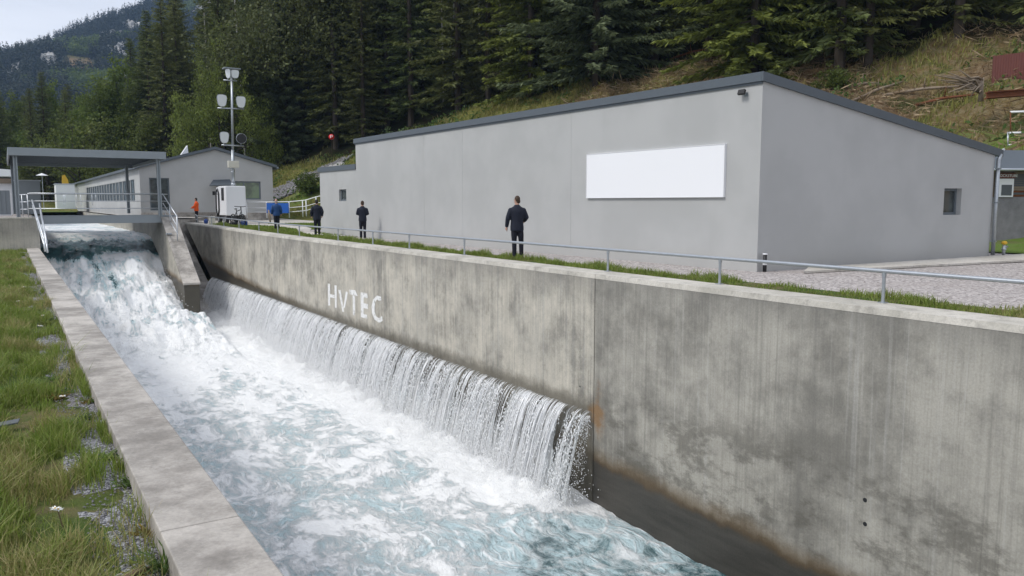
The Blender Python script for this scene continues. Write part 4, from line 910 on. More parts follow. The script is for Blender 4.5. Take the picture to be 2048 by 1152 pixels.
# the wood behind: dark spruces and some broadleaf trees one cannot tell apart
cand = []
for _ in range(9000):
    Y_ = RG.uniform(8, 330); X_ = toe(Y_) + RG.uniform(4, 78)
    f_ = float(inforest(X_, Y_))
    if f_ < 1.0 or f_ > 46: continue
    v_ = np.array([X_, Y_, hill(X_, Y_)]) - CAM; zc_ = v_ @ fw; xpix = 1024 + FPX * (v_ @ rt) / zc_
    if not (-90 < xpix < 2140): continue
    if Y_ < 104 and xpix < 800 and f_ < 5: continue
    cand.append((zc_, X_, Y_, f_, xpix))
cand.sort(); nfill = nleft = 0
for zc_, X_, Y_, f_, xp in cand:
    gap = 4.3 if zc_ < 130 else 5.6
    if any((X_ - a) ** 2 + (Y_ - b) ** 2 < max(gap, r) ** 2 for a, b, r in occupied): continue
    if xp < 470:
        if nleft >= 105: continue
        nleft += 1
    elif nfill - nleft >= 165: continue
    occupied.append((X_, Y_, gap)); r_ = rnd.random(); z_ = float(hill(X_, Y_)) - .1
    deep = f_ > 6
    if r_ < (.40 if xp < 250 else .07 if xp < 470 else .05) and (xp < 470 or not deep) and xp < 1000: tree(rnd.choice(['oak', 'oak', 'bright']) if xp < 470 else 'oak', 0, (X_, Y_, z_), rnd.uniform(.75, 1.1), 'green broadleaf tree among the dark spruces of the hillside wood', 'broadleaf trees in the wood')
    elif r_ < .20 and zc_ > 78: tree('bare', rnd.randrange(3), (X_, Y_, z_), rnd.uniform(.9, 1.3), 'thin bare trunk deep in the dark hillside wood', 'bare trunks in the wood')
    else: 
        s_ = rnd.uniform(.8, 1.12) * (.78 if xp < 260 else 1.)
        tree('spruce', rnd.randrange(5), (X_, Y_, z_), s_, 'dark spruce standing deep in the hillside wood', 'dark spruces of the wood')
    nfill += 1
print('filler trees', nfill)
# ------------------------------------------------------------------ blades of grass
def blades(name, P, h, wd, rg, mat, dry, lean=.45, kind='stuff'):
    n = len(P); a = rg.uniform(0, 6.283, n); ld = rg.uniform(0, 6.283, n); le = np.abs(rg.normal(0, lean, n)) * h
    s_ = np.stack([np.cos(a), np.sin(a), 0 * a], 1) * wd[:, None] * .5; l_ = np.stack([np.cos(ld), np.sin(ld), 0 * a], 1) * le[:, None]; u_ = np.array([0, 0, 1.])
    m1 = P + u_ * (h * .5)[:, None] + l_ * .3; tp = P + u_ * (h * rg.uniform(.75, 1., n))[:, None] + l_
    V = np.stack([P - s_, P + s_, m1 + s_ * .75, m1 - s_ * .75, tp], 1).reshape(-1, 3); i = np.arange(n)[:, None] * 5
    T = np.clip(rg.normal(.45, .25, n), 0, 1)
    return tag(link(name, npmesh(name, V, [i + np.array([[0, 1, 2, 3]]), i + np.array([[3, 2, 4]])], mat, {'tint': np.repeat(T, 5), 'dry': np.repeat(dry, 5)})), kind=kind)
rg = np.random.default_rng(5)
# left bank: dense near the camera
n = 190000; yy = 3.5 + 44 * rg.random(n) ** 1.9; xx = rg.uniform(-1.2, .80, n)
cl = fbm(xx * 3.2, yy * 1.8, 4, 3); gr = sstep(.40, .58, xx + (fbm(yy * 1.4, xx * 2.4, 4, 8) - .5) * .8)
kp = (rg.random(n) < np.clip(.12 + (cl - .36) * 4.2, .05, 1) * (1 - .88 * gr)) | ((xx > .70) & (fbm(yy * 1.7, xx * 0, 3, 4) > .60))
xx, yy, cl = xx[kp], yy[kp], cl[kp]; n = len(xx)
h = rg.uniform(.06, .17, n) * (.45 + 1.9 * np.clip((cl - .35) * 2.5, 0, 1)); dr = np.clip(rg.normal(.10, .22, n) + .9 * sstep(.54, .66, fbm(xx * 1.6, yy * .9, 4, 21)) * rg.random(n), 0, 1)
blades('grass', np.stack([xx, yy, zL(xx, yy)], 1), h, rg.uniform(.004, .010, n) * (1 + yy * .02), rg, M['grass'], dr, .6)
# verge along the coping
n = 60000; yy = 2 + 56 * rg.random(n) ** 1.5; xx = 11.7 + rg.random(n) * (.85 + .3 * fbm(yy * .6, 0, 3, 5)); c2 = fbm(xx * 2, yy * 1.3, 4, 6)
kp = rg.random(n) < np.clip((c2 - .33) * 4, .1, 1); xx, yy, c2 = xx[kp], yy[kp], c2[kp]; n = len(xx)
blades('grass', np.stack([xx, yy, g0(yy) + .01], 1), rg.uniform(.05, .14, n) * (.5 + 1.5 * np.clip((c2 - .4) * 3, 0, 1)), rg.uniform(.006, .014, n) * (1 + yy * .02), rg, M['grass'], np.clip(rg.normal(.12, .2, n) + .8 * sstep(7, 5, yy) * rg.random(n), 0, 1), .5)
n = 26000; xx = rg.uniform(11.7, 20, n); yy = rg.uniform(36, 57, n); kp = (xx < 14) | (yy > 46); xx, yy = xx[kp], yy[kp]
pcx = np.interp(yy, [p[1] for p in pp], [p[0] for p in pp]); kp = np.abs(xx - pcx) > .35 + .9 * sstep(44, 57, yy); xx, yy = xx[kp], yy[kp]; n = len(xx)
blades('grass', np.stack([xx, yy, g0(yy)], 1), rg.uniform(.05, .12, n), rg.uniform(.02, .04, n), rg, M['grass'], np.clip(rg.normal(.08, .12, n), 0, 1), .5)
# rough grass, brush stalks on the hillside
n = 90000; yy = 8 + 110 * rg.random(n) ** 1.2; xx = toe(yy) + rg.uniform(-1, 26, n); kp = inforest(xx, yy) < 2 + rg.normal(0, 1.5, n); xx, yy = xx[kp], yy[kp]; n = len(xx)
b_ = sstep(66, 46, yy) * sstep(24, 30, xx) * sstep(.34, .46, fbm(xx * .15, yy * .15, 4, 8)); c3 = fbm(xx * .5, yy * .5, 4, 14)
kp = rg.random(n) < np.clip((c3 - .3) * 4, .05, 1) * (1 - .88 * b_); xx, yy, b_, c3 = xx[kp], yy[kp], b_[kp], c3[kp]; n = len(xx)
blades('hillside_grass', np.stack([xx, yy, hill(xx, yy) - .05], 1), rg.uniform(.25, .6, n) * (.5 + c3), rg.uniform(.05, .11, n), rg, M['hillgrass'], np.clip(rg.normal(.2, .25, n) + .95 * b_, 0, 1), .6)
# dead branches and brash on the right-hand slope
n = 26000; yy = rg.uniform(10, 60, n); xx = toe(yy) + rg.uniform(0, 24, n); kp = fbm(xx * .15, yy * .15, 4, 8) + rg.normal(0, .06, n) > .37; xx, yy = xx[kp], yy[kp]; n = len(xx)
z = hill(xx, yy); D = np.stack([rg.normal(-.6, .6, n), rg.normal(-.5, .7, n), rg.normal(-.1, .3, n)], 1); lw = rg.uniform(.3, 1.5, n)
tag(link('brushwood', cards('brushwood', np.stack([xx, yy, z + .12], 1), D, lw, rg.uniform(.04, .09, n), rg.random(n), M['brown'], rg)), kind='stuff')
# ferns and brambles (leafy ground cover)
n = 26000; yy = rg.uniform(14, 110, n); xx = toe(yy) + rg.uniform(2, 27, n); c4 = fbm(xx * .28, yy * .28, 4, 31); kp = (c4 > .55 + .08 * sstep(60, 46, yy)) & (inforest(xx, yy) < 3); xx, yy = xx[kp], yy[kp]; n = len(xx)
tag(link('undergrowth', cards('undergrowth', np.stack([xx, yy, hill(xx, yy) + rg.uniform(0, .55, n)], 1), rg.normal(0, 1, (n, 3)) + [0, 0, .2], rg.uniform(.2, .5, n), rg.uniform(.1, .22, n), rg.random(n), M['fern'], rg)), kind='stuff')
# ------------------------------------------------------------------ mountain across the valley
xs = np.arange(-560, 900, 14.); ys = np.arange(430, 1560, 14.); GX, GY = np.meshgrid(xs, ys)
def mount(X, Y):
    R_ = 186 + .50 * X * (1 + 0 * Y); f_ = np.clip((Y - 440) / 860, 0, 1)
    z = R_ * (f_ ** .92) - np.maximum(0, Y - 1310) * .6
    return z + (fbm(X * .006, Y * .006, 4, 3) - .5) * 70 * np.minimum(1, f_ * 3) * (1 - .75 * sstep(.8, 1, f_)) + (fbm(X * .03, Y * .03, 3, 6) - .5) * 9
tag(grid('mountain', GX, GY, mount(GX, GY), soil('mountain_soil', [(.035, .042, .018), (.06, .055, .03), (.03, .04, .018)], .02)), kind='structure')
sheet('valley_floor', -500, 300, 118, 470, lambda X, Y: .4 + 0 * X, M['lawnfar'], 40)
def mountpt(px, py):
    d = ray(px, py); t = 380.
    while t < 1500:
        p = CAM + d * t
        if p[2] < mount(p[0], p[1]): return p
        t += 4
    return CAM + d * 1200
clear = [(mountpt(160, 124), 15), (mountpt(176, 102), 9)]
rocks = [(232, 78, 14), (240, 92, 9), (236, 104, 9), (268, 60, 11), (262, 52, 8), (94, 120, 10), (120, 84, 6), (104, 94, 5), (415, 18, 14), (30, 142, 6), (400, 26, 9)]
rp_ = [(mountpt(x_, y_), r_) for x_, y_, r_ in rocks]
rg = np.random.default_rng(77)
n = 30000; xx = rg.uniform(-260, 420, n); yy = rg.uniform(445, 1345, n); z = mount(xx, yy)
V = np.stack([xx, yy, z], 1) - CAM; zc_ = V @ fw; xpx = 1024 + FPX * (V @ rt) / zc_; kp = (xpx > -60) & (xpx < 520)
for p, r_ in clear: kp &= (xx - p[0]) ** 2 + ((yy - p[1]) * .55) ** 2 > r_ ** 2
for p, r_ in rp_: kp &= (xx - p[0]) ** 2 + ((yy - p[1] + 1.3 * r_) * .42) ** 2 > (r_ * .85) ** 2
xx, yy, z = xx[kp], yy[kp], z[kp]; dec = (fbm(xx * .012, yy * .012, 3, 8) + .25 * sstep(800, 450, yy)) > .64
def farwood(name, sel, K, mat, conifer):
    X_, Y_, Z_ = xx[sel], yy[sel], z[sel]; n = len(X_); Ht = rg.uniform(11, 21, n) * (1 if conifer else .72); t = np.repeat(rg.uniform(-.25, .25, n), K)
    f_ = rg.random(n * K); a = rg.uniform(0, 6.283, n * K); Hk = np.repeat(Ht, K)
    if conifer:
        r_ = Hk * .19 * (1 - f_) ** .9; zz = Hk * (.1 + .9 * f_); D = np.stack([np.cos(a), np.sin(a), -.5 + 0 * a], 1); L_ = r_ + .9; W_ = L_ * .75; off = .12
    else:
        rr = Hk * .34 * rg.random(n * K) ** .4; ph = np.arccos(rg.uniform(-.6, 1, n * K)); r_ = rr * np.sin(ph); zz = Hk * .5 + rr * 1.25 * np.cos(ph); D = rg.normal(0, 1, (n * K, 3)); L_ = Hk * .16; W_ = L_ * .8; off = 1.
    P = np.stack([np.repeat(X_, K) + np.cos(a) * r_ * off, np.repeat(Y_, K) + np.sin(a) * r_ * off, np.repeat(Z_, K) + zz], 1)
    tag(link(name, cards(name, P, D, L_, W_, np.clip(.35 + t + rg.normal(0, .12, n * K), 0, 1), mat, rg, .5 if conifer else None)), kind='stuff')
i_ = np.where(~dec)[0][:9000]; farwood('far_forest', i_, 34, M['spruceblue'], True)
i_ = np.where(dec)[0][:1800]; farwood('far_forest', i_, 40, M['leafgreen'], False)
labs = ['white cliff patch high on the wooded mountain', 'pale cliff patch just below the highest white cliff', 'lower pale cliff patch at the edge of the near spruces', 'white rock face near the mountain top behind the pointed spruces', 'small rock face beside the upper white rock face', 'pale rock patch low on the mountain left of the brown clearing', 'small pale crag near the ridge above the clearing', 'small pale crag between the ridge and the low rock patch', 'white rock face at the top of the picture above the lamp mast', 'small pale rock at the left edge of the mountain', 'pale rock below the white face at the top of the picture']
for (p, r_), lab in zip(rp_, labs):
    t = thing('rock_outcrop', lab, 'rock', p); mb = MB()
    for k in range(16):
        q_ = p + np.array([rnd.gauss(0, .45) * r_, rnd.gauss(0, 1.1) * r_, 0]); q_[2] = mount(q_[0], q_[1]); r3 = r_ * rnd.uniform(.2, .5); mb.ball(q_, (r3, r3, r3 * rnd.uniform(.9, 1.6)), 8, 6, .7)
    mb.build('rock_face', M['palerock'], t)
tag(grid('clearing', *(lambda X, Y: (X, Y, mount(X, Y) + 1.2))(*np.meshgrid(np.linspace(clear[0][0][0] - 10, clear[0][0][0] + 11, 12), np.linspace(clear[0][0][1] - 20, clear[0][0][1] + 26, 14))), soil('clearing_soil', [(.14, .10, .055), (.18, .13, .07), (.10, .09, .04)], .08)), kind='structure')

# ------------------------------------------------------------------ light vehicle, mast, bicycle, luggage
VY = 58.1; vx0, vx1 = float(atY(453, 430, VY)[0]), float(atY(493, 430, VY)[0]); vz0, vz1 = float(atY(470, 431, VY)[2]), float(atY(470, 372, VY)[2]); VL = 3.3; gz = float(g0(VY))
vh = thing('service_vehicle', 'small white box bodied service vehicle parked under the lamp mast', 'vehicle', (vx0, VY, gz))
mb = MB(); mb.box((vx0, VY, vz0), (vx1, VY + VL - 1.0, vz1)); mb.build('body', M['white'], vh, bevel=.05)
mb = MB(); yc = VY + VL - 1.0
mb.prism([(vx0, yc, vz0), (vx0, yc + .9, vz0), (vx0, yc + 1.0, vz0 + .8), (vx0, yc + .65, vz1 - .08), (vx0, yc, vz1 - .02)], (vx1 - vx0, 0, 0)); mb.build('cab', M['white'], vh, bevel=.04)
mb = MB(); mb.box((vx0 - .012, VY + .55, vz0 + 1.05), (vx0 - .002, VY + 1.35, vz1 - .12)); mb.build('window', M['black'], vh)
mb = MB(); mb.tube([(vx0 - .04, yc + .05, vz0 - .1), (vx0 - .06, yc - .3, vz0 + .4), (vx0 - .06, yc - .35, vz1 - .5), (vx0 - .05, yc + .05, vz1 - .18), (vx0 - .04, yc + .55, vz1 - .4), (vx0 - .04, yc + .62, vz0 + .5), (vx0 - .04, yc + .3, vz0 - .1)], .05, 8); mb.build('door_frame', M['black'], vh, True)
mb = MB(); mb.box((vx0 - .35, yc + .2, vz1 - .62), (vx0 - .18, yc + .28, vz1 - .34)); mb.tube([(vx0 - .22, yc + .24, vz1 - .5), (vx0, yc + .2, vz1 - .55)], .025); mb.build('mirror', M['black'], vh)
mb = MB(); mb.box((vx0 + .1, VY + .1, gz + .32), (vx1 - .1, VY + VL - .2, vz0 - .005)); mb.build('chassis', M['dark'], vh)
for x_ in (vx0 + .12, vx1 - .12):
    for y_ in (VY + .5, VY + VL - .7):
        mb = MB(); mb.tube([(x_ - .1, y_, gz + .3), (x_ + .1, y_, gz + .3)], .3, 18); wv = mb.build('wheel', M['black'], vh, True)
        mb = MB(); mb.tube([(-.115 + x_ - vx0, y_ - VY, .3), (.115 + x_ - vx0, y_ - VY, .3)], .16, 14); mb.build('rim', M['galv'], wv, True, local=True)
t_ = atY(466, 371, VY + .9); lm = thing('lamp_mast', 'tall galvanised lamp mast with pairs of floodlights above the white vehicle', 'lamp mast', (t_[0], VY + .9, vz1))
MYY = VY + .9
def mp_(px, py, out=0.): p = atY(px, py, MYY - out); return p
def R3(p, *d): return np.array(p) + d
mb = MB(); mb.tube([mp_(467, 371), mp_(466, 338), mp_(465.5, 300)], [.12, .11, .105], 10); mb.tube([mp_(465.5, 300), mp_(463.5, 146)], [.085, .08], 10); mb.tube([mp_(467, 371), mp_(467, 366)], .17, 10); mb.tube([mp_(466, 346), mp_(466, 343)], .13, 10); mb.build('pole', M['galv'], lm, True)
for (xa, xb, y_) in ((447, 474, 161), (435, 488, 217), (443, 488, 291)):
    mb = MB(); mb.tube([mp_(xa, y_ - 1, .12), mp_(xb, y_ + 1, .12)], .045, 8); mb.build('cross_arm', M['galv'], lm, True)
def lamp_head(px, py, w_, h_, lab, mat='whitelamp', rnd_=False, tilt=0., armto=None):
    c = mp_(px, py, .3); out = []; n = 20
    for k in range(n):
        a = 2 * math.pi * k / n; e = 2.0 if rnd_ else 3.2
        x_ = math.copysign(abs(math.cos(a)) ** (2 / e), math.cos(a)); z_ = math.copysign(abs(math.sin(a)) ** (2 / e), math.sin(a))
        x_ *= 1 if rnd_ else (.86 + .14 * z_); out.append((x_ * w_, z_ * h_))
    yv = np.array([tilt, 1, .12]); yv /= np.linalg.norm(yv); xv = np.array([1, -tilt, 0]); xv /= np.linalg.norm(xv); zv = np.cross(xv, yv)
    pf = lambda x_, z_, d: c + xv * x_ + zv * z_ + yv * d
    mb = MB(); vs = []
    for s_, d in ((1, .0), (1, .08), (.72, .2)): vs += [pf(x_ * s_, z_ * s_, d) for x_, z_ in out]
    mb.add(vs, [tuple(range(n))] + [(r * n + k, (r + 1) * n + k, (r + 1) * n + (k + 1) % n, r * n + (k + 1) % n) for r in range(2) for k in range(n)] + [tuple(2 * n + k for k in range(n))[::-1]])
    h = mb.build('floodlight', M['galv'], lm); h['label'] = lab
    mb = MB(); off = wloc(lm); mb.add([pf(x_ * .93, z_ * .93, -.012) - off for x_, z_ in out], [tuple(range(n))]); mb.build('lamp_glass', M[mat], h, local=True)
    if armto: mb = MB(); mb.tube([pf(0, -h_ * .7, .15), mp_(*armto, .12)], .03, 6); mb.build('lamp_arm', M['galv'], lm, True)
lamp_head(444, 201, .37, .42, 'upper left pale floodlight', armto=(442, 217)); lamp_head(482, 204, .36, .40, 'upper right pale floodlight', armto=(482, 218))
lamp_head(449, 275, .34, .40, 'lower left pale floodlight', armto=(447, 291)); lamp_head(483, 277, .36, .36, 'lower right dark round floodlight', 'dark', True, armto=(482, 291))
lamp_head(470, 148, .31, .29, 'top right box floodlight', armto=(470, 160)); lamp_head(456, 147, .22, .32, 'top left floodlight turned aside', tilt=.9, armto=(454, 160))
mb = MB(); a_, b_ = mp_(448, 135, .3), mp_(481, 138, .3); mb.fbox(a_ - (0, .1, .04), b_ - a_, (0, .7, 0), (0, 0, .07)); mb.build('top_plate', M['steel'], lm)
mb = MB(); a_, b_ = mp_(457, 335, .35), mp_(478, 322, .35); mb.box(a_, (b_[0], a_[1] + .28, b_[2])); mb.build('control_box', M['plastic'], lm, bevel=.02)
mb = MB(); mb.tube([mp_(455, 338, .2), mp_(470, 337, .2)], .03); mb.build('box_bracket', M['galv'], lm)
# bicycle seen from the front
BPt = atD(476, 447, 52.); BPt[2] = g0(BPt[1]); bk = thing('bicycle', 'dark bicycle parked handlebar first in front of the white vehicle', 'bicycle', BPt, rotz=math.radians(196), scale=1.12)
def bm(mb, name, mat, par=bk, sm=True): return mb.build(name, M[mat], par, sm, local=True)
for y_ in (.52, -.52):
    mb = MB(); mb.tube([(0, y_ + .33 * math.cos(a), .35 + .33 * math.sin(a)) for a in np.linspace(0, 6.283, 25)], .028, 6, False); wv = bm(mb, 'wheel', 'black')
    mb = MB()
    for k in range(8): a = k * .785; mb.tube([(0, y_, .35), (0, y_ + .31 * math.cos(a), .35 + .31 * math.sin(a))], .004, 3)
    bm(mb, 'spokes', 'galv', wv)
mb = MB()
for p, q in (((0, .38, .95), (0, -.12, .85)), ((0, .40, .85), (0, -.02, .32)), ((0, -.15, .95), (0, -.02, .32)), ((0, -.02, .32), (0, -.52, .35)), ((0, -.13, .82), (0, -.52, .35)), ((0, .38, 1.05), (0, .52, .35))): mb.tube([p, q], .024, 6)
bm(mb, 'frame', 'black')
mb = MB(); mb.tube([(-.36, .30, 1.14), (-.15, .38, 1.12), (.15, .38, 1.12), (.36, .30, 1.14)], .022, 6); mb.tube([(0, .38, 1.0), (0, .38, 1.13)], .03, 6); bm(mb, 'handlebar', 'black')
mb = MB(); mb.ball((0, -.2, .99), (.07, .13, .035)); bm(mb, 'saddle', 'black')
def lump(name, lab, cat, px, py, D, r, mat, box=False, sh=.06):
    p = atD(px, py, D); p[2] = g0(p[1]) + .0; t_ = thing(name, lab, cat, p); mb = MB()
    if box: mb.box(p + np.array([-r[0], -r[1], 0]), p + np.array([r[0], r[1], r[2] * 2])); o_ = mb.build('body', M[mat], t_, bevel=.03)
    else: mb.ball(p + np.array([0, 0, r[2]]), r, 12, 8, sh); o_ = mb.build('body', M[mat], t_, True)
    mb = MB(); mb.tube([p + np.array([-r[0] * .5, 0, r[2] * 1.9]), p + np.array([-r[0] * .3, 0, r[2] * 2.3]), p + np.array([r[0] * .3, 0, r[2] * 2.3]), p + np.array([r[0] * .5, 0, r[2] * 1.9])], .02, 6); mb.build('handle', M['black'], t_, True)
lump('bag', 'round blue bag on the ground beside the man in orange', 'bag', 412, 444, 55.5, (.15, .12, .19), 'bluep'); lump('canister', 'pale plastic canister beside the round blue bag', 'canister', 424, 443, 55.5, (.19, .14, .28), 'plastic', True)
lump('crate', 'dark blue crate under the right end of the white vehicle', 'crate', 488, 448, 52.5, (.2, .16, .15), 'bluep', True); lump('bag', 'black bag lying next to the dark blue crate', 'bag', 467, 448, 53, (.25, .18, .14), 'dark', False, .3)
# white ramp railing with blue banner
wr = thing('ramp_railing', 'white tubular railing along the pale path beside the workshop window', 'railing', atD(550, 430, 56))
line = [(493, 404, 57.), (533, 404, 57.), (578, 403.5, 56.5), (605, 401, 55.5), (612, 400, 55.), (632, 394, 54.), (645, 391, 53.)]
for k, dz in enumerate((0, .42, .72)):
    mb = MB(); pts_ = [atD(*q) - np.array([0, 0, dz]) for q in line]; mb.tube(pts_, .032 if k == 0 else .024, 6); mb.build('bar', M['white'], wr, True)
for q in line:
    p = atD(*q); mb = MB(); mb.tube([p, p - np.array([0, 0, 1.12])], .04, 8); mb.build('post', M['white'], wr, True)
bn = thing('banner', 'blue banner hung on the white railing behind the man in the blue jacket', 'banner', atD(555, 418, 56.5)); mb = MB()
p, q = atD(532, 405.5, 56.6), atD(577, 405.5, 56.2); mb.fbox(p - (0, .07, .72), q - p, (0, .02, 0), (0, 0, .70)); mb.build('cloth', M['blue'], bn)
mb = MB()
for f_ in (.02, .5, .98): c_ = p + (q - p) * f_; mb.tube([c_ - (0, .06, .72), c_ - (0, .06, .0)], .012, 5)
mb.build('ties', M['black'], bn); bn.children[1]['kind'] = 'stuff'
bo = thing('wooden_post', 'short brown leaning post in front of the blue banner', 'post', atD(539, 447, 50)); p = atD(541, 447, 50); q = atD(537, 420, 50); mb = MB(); mb.tube([p, q], [.05, .06], 8); mb.build('post_body', M['wood'], bo, True)

# ------------------------------------------------------------------ right-hand side: hut, rack, shed, roots
HD = 33.; h0 = atD(1993, 456, HD); hd = rt * .985 + np.array([fw[0], fw[1], 0]) * .12; hd[2] = 0; hd /= np.linalg.norm(hd); hb = np.array([-hd[1], hd[0], 0])
def HT(s, d, z_): return np.array([h0[0], h0[1], 0]) + hd * s + hb * d + np.array([0, 0, z_])
def hz(py): return 1.62 + (405 - py) / FPX * HD
t = thing('stone_hut', 'small stone hut with layered brown boarding and blue-grey roof at the right edge', 'hut', h0)
mb = MB(); mb.fbox(HT(-1.2, 0, -.4), hd * 5, hb * 3, eZ * (hz(394) + .4)); mb.build('stone_base', M['rock'], t)
mb = MB(); mb.fbox(HT(-1.2, .06, hz(394)), hd * 5, hb * 2.9, eZ * (hz(340) - hz(394))); mb.build('boarded_wall', M['wood'], t)
for k in range(13):
    mb = MB(); z_ = hz(394) + .02 + k * .085
    mb.fbox(HT(.62, .0 - rnd.uniform(0, .03), z_), hd * 3.2, hb * .055, eZ * .06); mb.build('wall_board', M[rnd.choice(['wood', 'rust', 'slate', 'wood'])], t)
mb = MB(); zr, ze = hz(300), hz(341)
mb.prism([HT(-1.5, -.4, ze), HT(4.2, -.4, ze), HT(4.2, 1.4, zr), HT(1.2, 1.4, zr)], (0, 0, .06)); mb.prism([HT(-1.5, -.4, ze), HT(1.2, 1.4, zr), HT(4.2, 1.4, zr), HT(4.2, 3.3, ze), HT(-1.5, 3.3, ze)], (0, 0, .055)); mb.build('roof', M['fascia'], t)
mb = MB(); mb.tube([HT(-1.5, -.4, ze + .08), HT(1.2, 1.4, zr + .08)], .06); mb.build('ridge_cap', M['white'], t, True); mb = MB(); mb.tube([HT(-1.5, -.45, ze), HT(4.2, -.45, ze)], .06); mb.build('gutter', M['galv'], t, True)
t = thing('hatch_sign', 'white framed hatch beneath a brown board with white letters on the hut', 'hatch', HT(.2, -.05, hz(394)))
mb = MB(); mb.fbox(HT(-.2, -.06, hz(394)), hd * .8, hb * .05, eZ * (hz(358) - hz(394))); mb.build('frame', M['white'], t)
mb = MB(); mb.fbox(HT(.06, -.075, hz(391)), hd * .46, hb * .014, eZ * (hz(370) - hz(391))); mb.build('shutter', M['slate'], t)
mb = MB(); mb.fbox(HT(-.2, -.07, hz(357)), hd * .85, hb * .06, eZ * (hz(347) - hz(357))); bd = mb.build('name_board', M['redclad'], t)
fc = bpy.data.curves.new('sign_text', 'FONT'); fc.body = 'DOCKSTUBE'; fc.size = .16; fc.extrude = .002
fo_ = bpy.data.objects.new('tmp_text', fc); COL.objects.link(fo_)
dg = bpy.context.evaluated_depsgraph_get(); tm = bpy.data.meshes.new_from_object(fo_.evaluated_get(dg)); bpy.data.objects.remove(fo_)
tm.materials.clear(); tm.materials.append(M['white']); lt = link('lettering', tm, bd)
lp = HT(-.18, -.075, hz(357) + .05) - wloc(t); lt.matrix_local = Matrix(((hd[0], 0, -hb[0], lp[0]), (hd[1], 0, -hb[1], lp[1]), (0, 1, 0, lp[2]), (0, 0, 0, 1)))
def rackpt(px, py): return atD(px, py, 42.)
t = thing('rack', 'white and rusty metal rack frame standing on the brush slope at the right edge', 'rack', rackpt(2020, 290))
for (a, b, m_, r_) in (((2021, 224), (2100, 222), 'white', .06), ((2015, 266), (2100, 264), 'white', .06), ((2015, 290), (2100, 290), 'galvw', .05), ((2016, 264), (2016, 300), 'galv', .05), ((2021, 224), (2021, 268), 'rust', .035), ((2098, 222), (2098, 300), 'rust', .04)):
    mb = MB(); mb.tube([rackpt(*a), rackpt(*b)], r_, 6); mb.build('bar', M[m_], t, True)
_sp = hillpt(1985, 176) - CAM; SD = float(_sp @ fw)
def sp_(px, py, d=0.): return atD(px, py, SD + d)
t = thing('shed', 'red-brown clad shed wall among the brash at the right edge', 'shed', sp_(1985, 165))
A = hillpt(1983, 172); B = hillpt(2120, 162); C4 = B + (0, 0, 1.9); D4 = A + (0, 0, 1.75); A = A - (0, 0, .5); B = B - (0, 0, .5); n_ = np.cross(B - A, D4 - A); n_ /= np.linalg.norm(n_)
if n_ @ fw < 0: n_ = -n_
mb = MB(); mb.prism([A, B, C4, D4], n_ * 1.8); mb.build('cladding', M['redclad'], t)
mb = MB()
for k in range(26): f_ = k / 26; p = A + (B - A) * f_; q = D4 + (C4 - D4) * f_; mb.tube([p - n_ * .01, q - n_ * .01], .022, 4)
mb.build('ribs', M['redclad'], t); t.children[1]['kind'] = 'stuff'
t = thing('steel_beam', 'long rusty steel beam lying below the red-brown shed', 'beam', sp_(1985, 190, -3)); mb = MB(); A, B = sp_(1976, 196, -4), sp_(2110, 186, -3)
for (z_, h_) in ((0, .06), (.30, .06)): mb.fbox(A + (0, 0, z_), B - A, fw * .35, (0, 0, h_))
mb.fbox(A + fw * .15 + (0, 0, .06), B - A, fw * .04, (0, 0, .24)); mb.build('beam_body', M['rust'], t)
t = thing('stump', 'pale torn tree stump with tangled roots beside the rusty beam', 'stump', sp_(1960, 190, -3)); mb = MB(); c_ = sp_(1962, 188, -3)
for k in range(26):
    a = rnd.uniform(2.2, 4.6); l_ = rnd.uniform(.8, 2.6); e = c_ + rt * math.cos(a) * l_ * 1.2 + np.array([0, 0, rnd.uniform(-.35, 1.2)]) - fw * rnd.uniform(0, .8); mb.tube([c_ + np.array([0, 0, rnd.uniform(0, .8)]), (c_ + e) / 2 + np.array([0, 0, rnd.uniform(.1, .5)]), e], [.09, .06, .02], 5)
mb.tube([c_ - (0, 0, .4), c_ + (0, 0, .4), c_ + rt * .1 + (0, 0, .9)], [.16, .11, .03], 8); mb.build('root_mass', M['wood'], t, True)
for k, (a, b, lab) in enumerate((((1700, 208), (1810, 168), 'long pale fallen branch across the upper brush slope'), ((1765, 195), (1935, 178), 'weathered trunk lying toward the torn stump'), ((1830, 215), (1950, 196), 'reddish brown log below the torn stump'), ((1340, 122), (1425, 100), 'reddish fallen log on the bank behind the hall roof'), ((1690, 180), (1760, 172), 'short grey log just above the falling roof edge'))):
    p, q = hillpt(*a), hillpt(*b); t = thing('fallen_log', lab, 'log', p); mb = MB(); mb.tube([p + (0, 0, .15), (p + q) / 2 + (0, 0, .3), q + (0, 0, .2)], [.08, .10, .05], 8); mb.tube([(p + q) / 2 + (0, 0, .3), (p + q) / 2 + (-.4, -.3, .9)], [.05, .02], 5); mb.build('log_body', M['rust' if k in (2, 3) else 'wood'], t, True)
p = atD(663, 274, 82); p[2] = max(hill(p[0], p[1]), p[2] - .55); print('ball', p, hill(p[0], p[1])); t = thing('marker_ball', 'red marker ball on a thin stake above the loose stone slope', 'marker', p); mb = MB(); mb.ball(p + (0, 0, .55), .29, 16, 10); mb.build('ball', M['redball'], t, True); mb = MB(); mb.tube([(p[0], p[1], hill(p[0], p[1]) - .2), p + (0, 0, .3)], .022); mb.build('foot', M['bark'], t)
mb = MB(); c_ = p + (0, 0, .55) - fw * .28; mb.fbox(c_ - rt * .06 - (0, 0, .14), rt * .07, -fw * .03, (0, 0, .28)); mb.fbox(c_ + rt * .10 - (0, 0, .05), rt * .07, -fw * .03, (0, 0, .2)); mb.build('white_mark', M['white'], t); t.children[2]['kind'] = 'stuff'
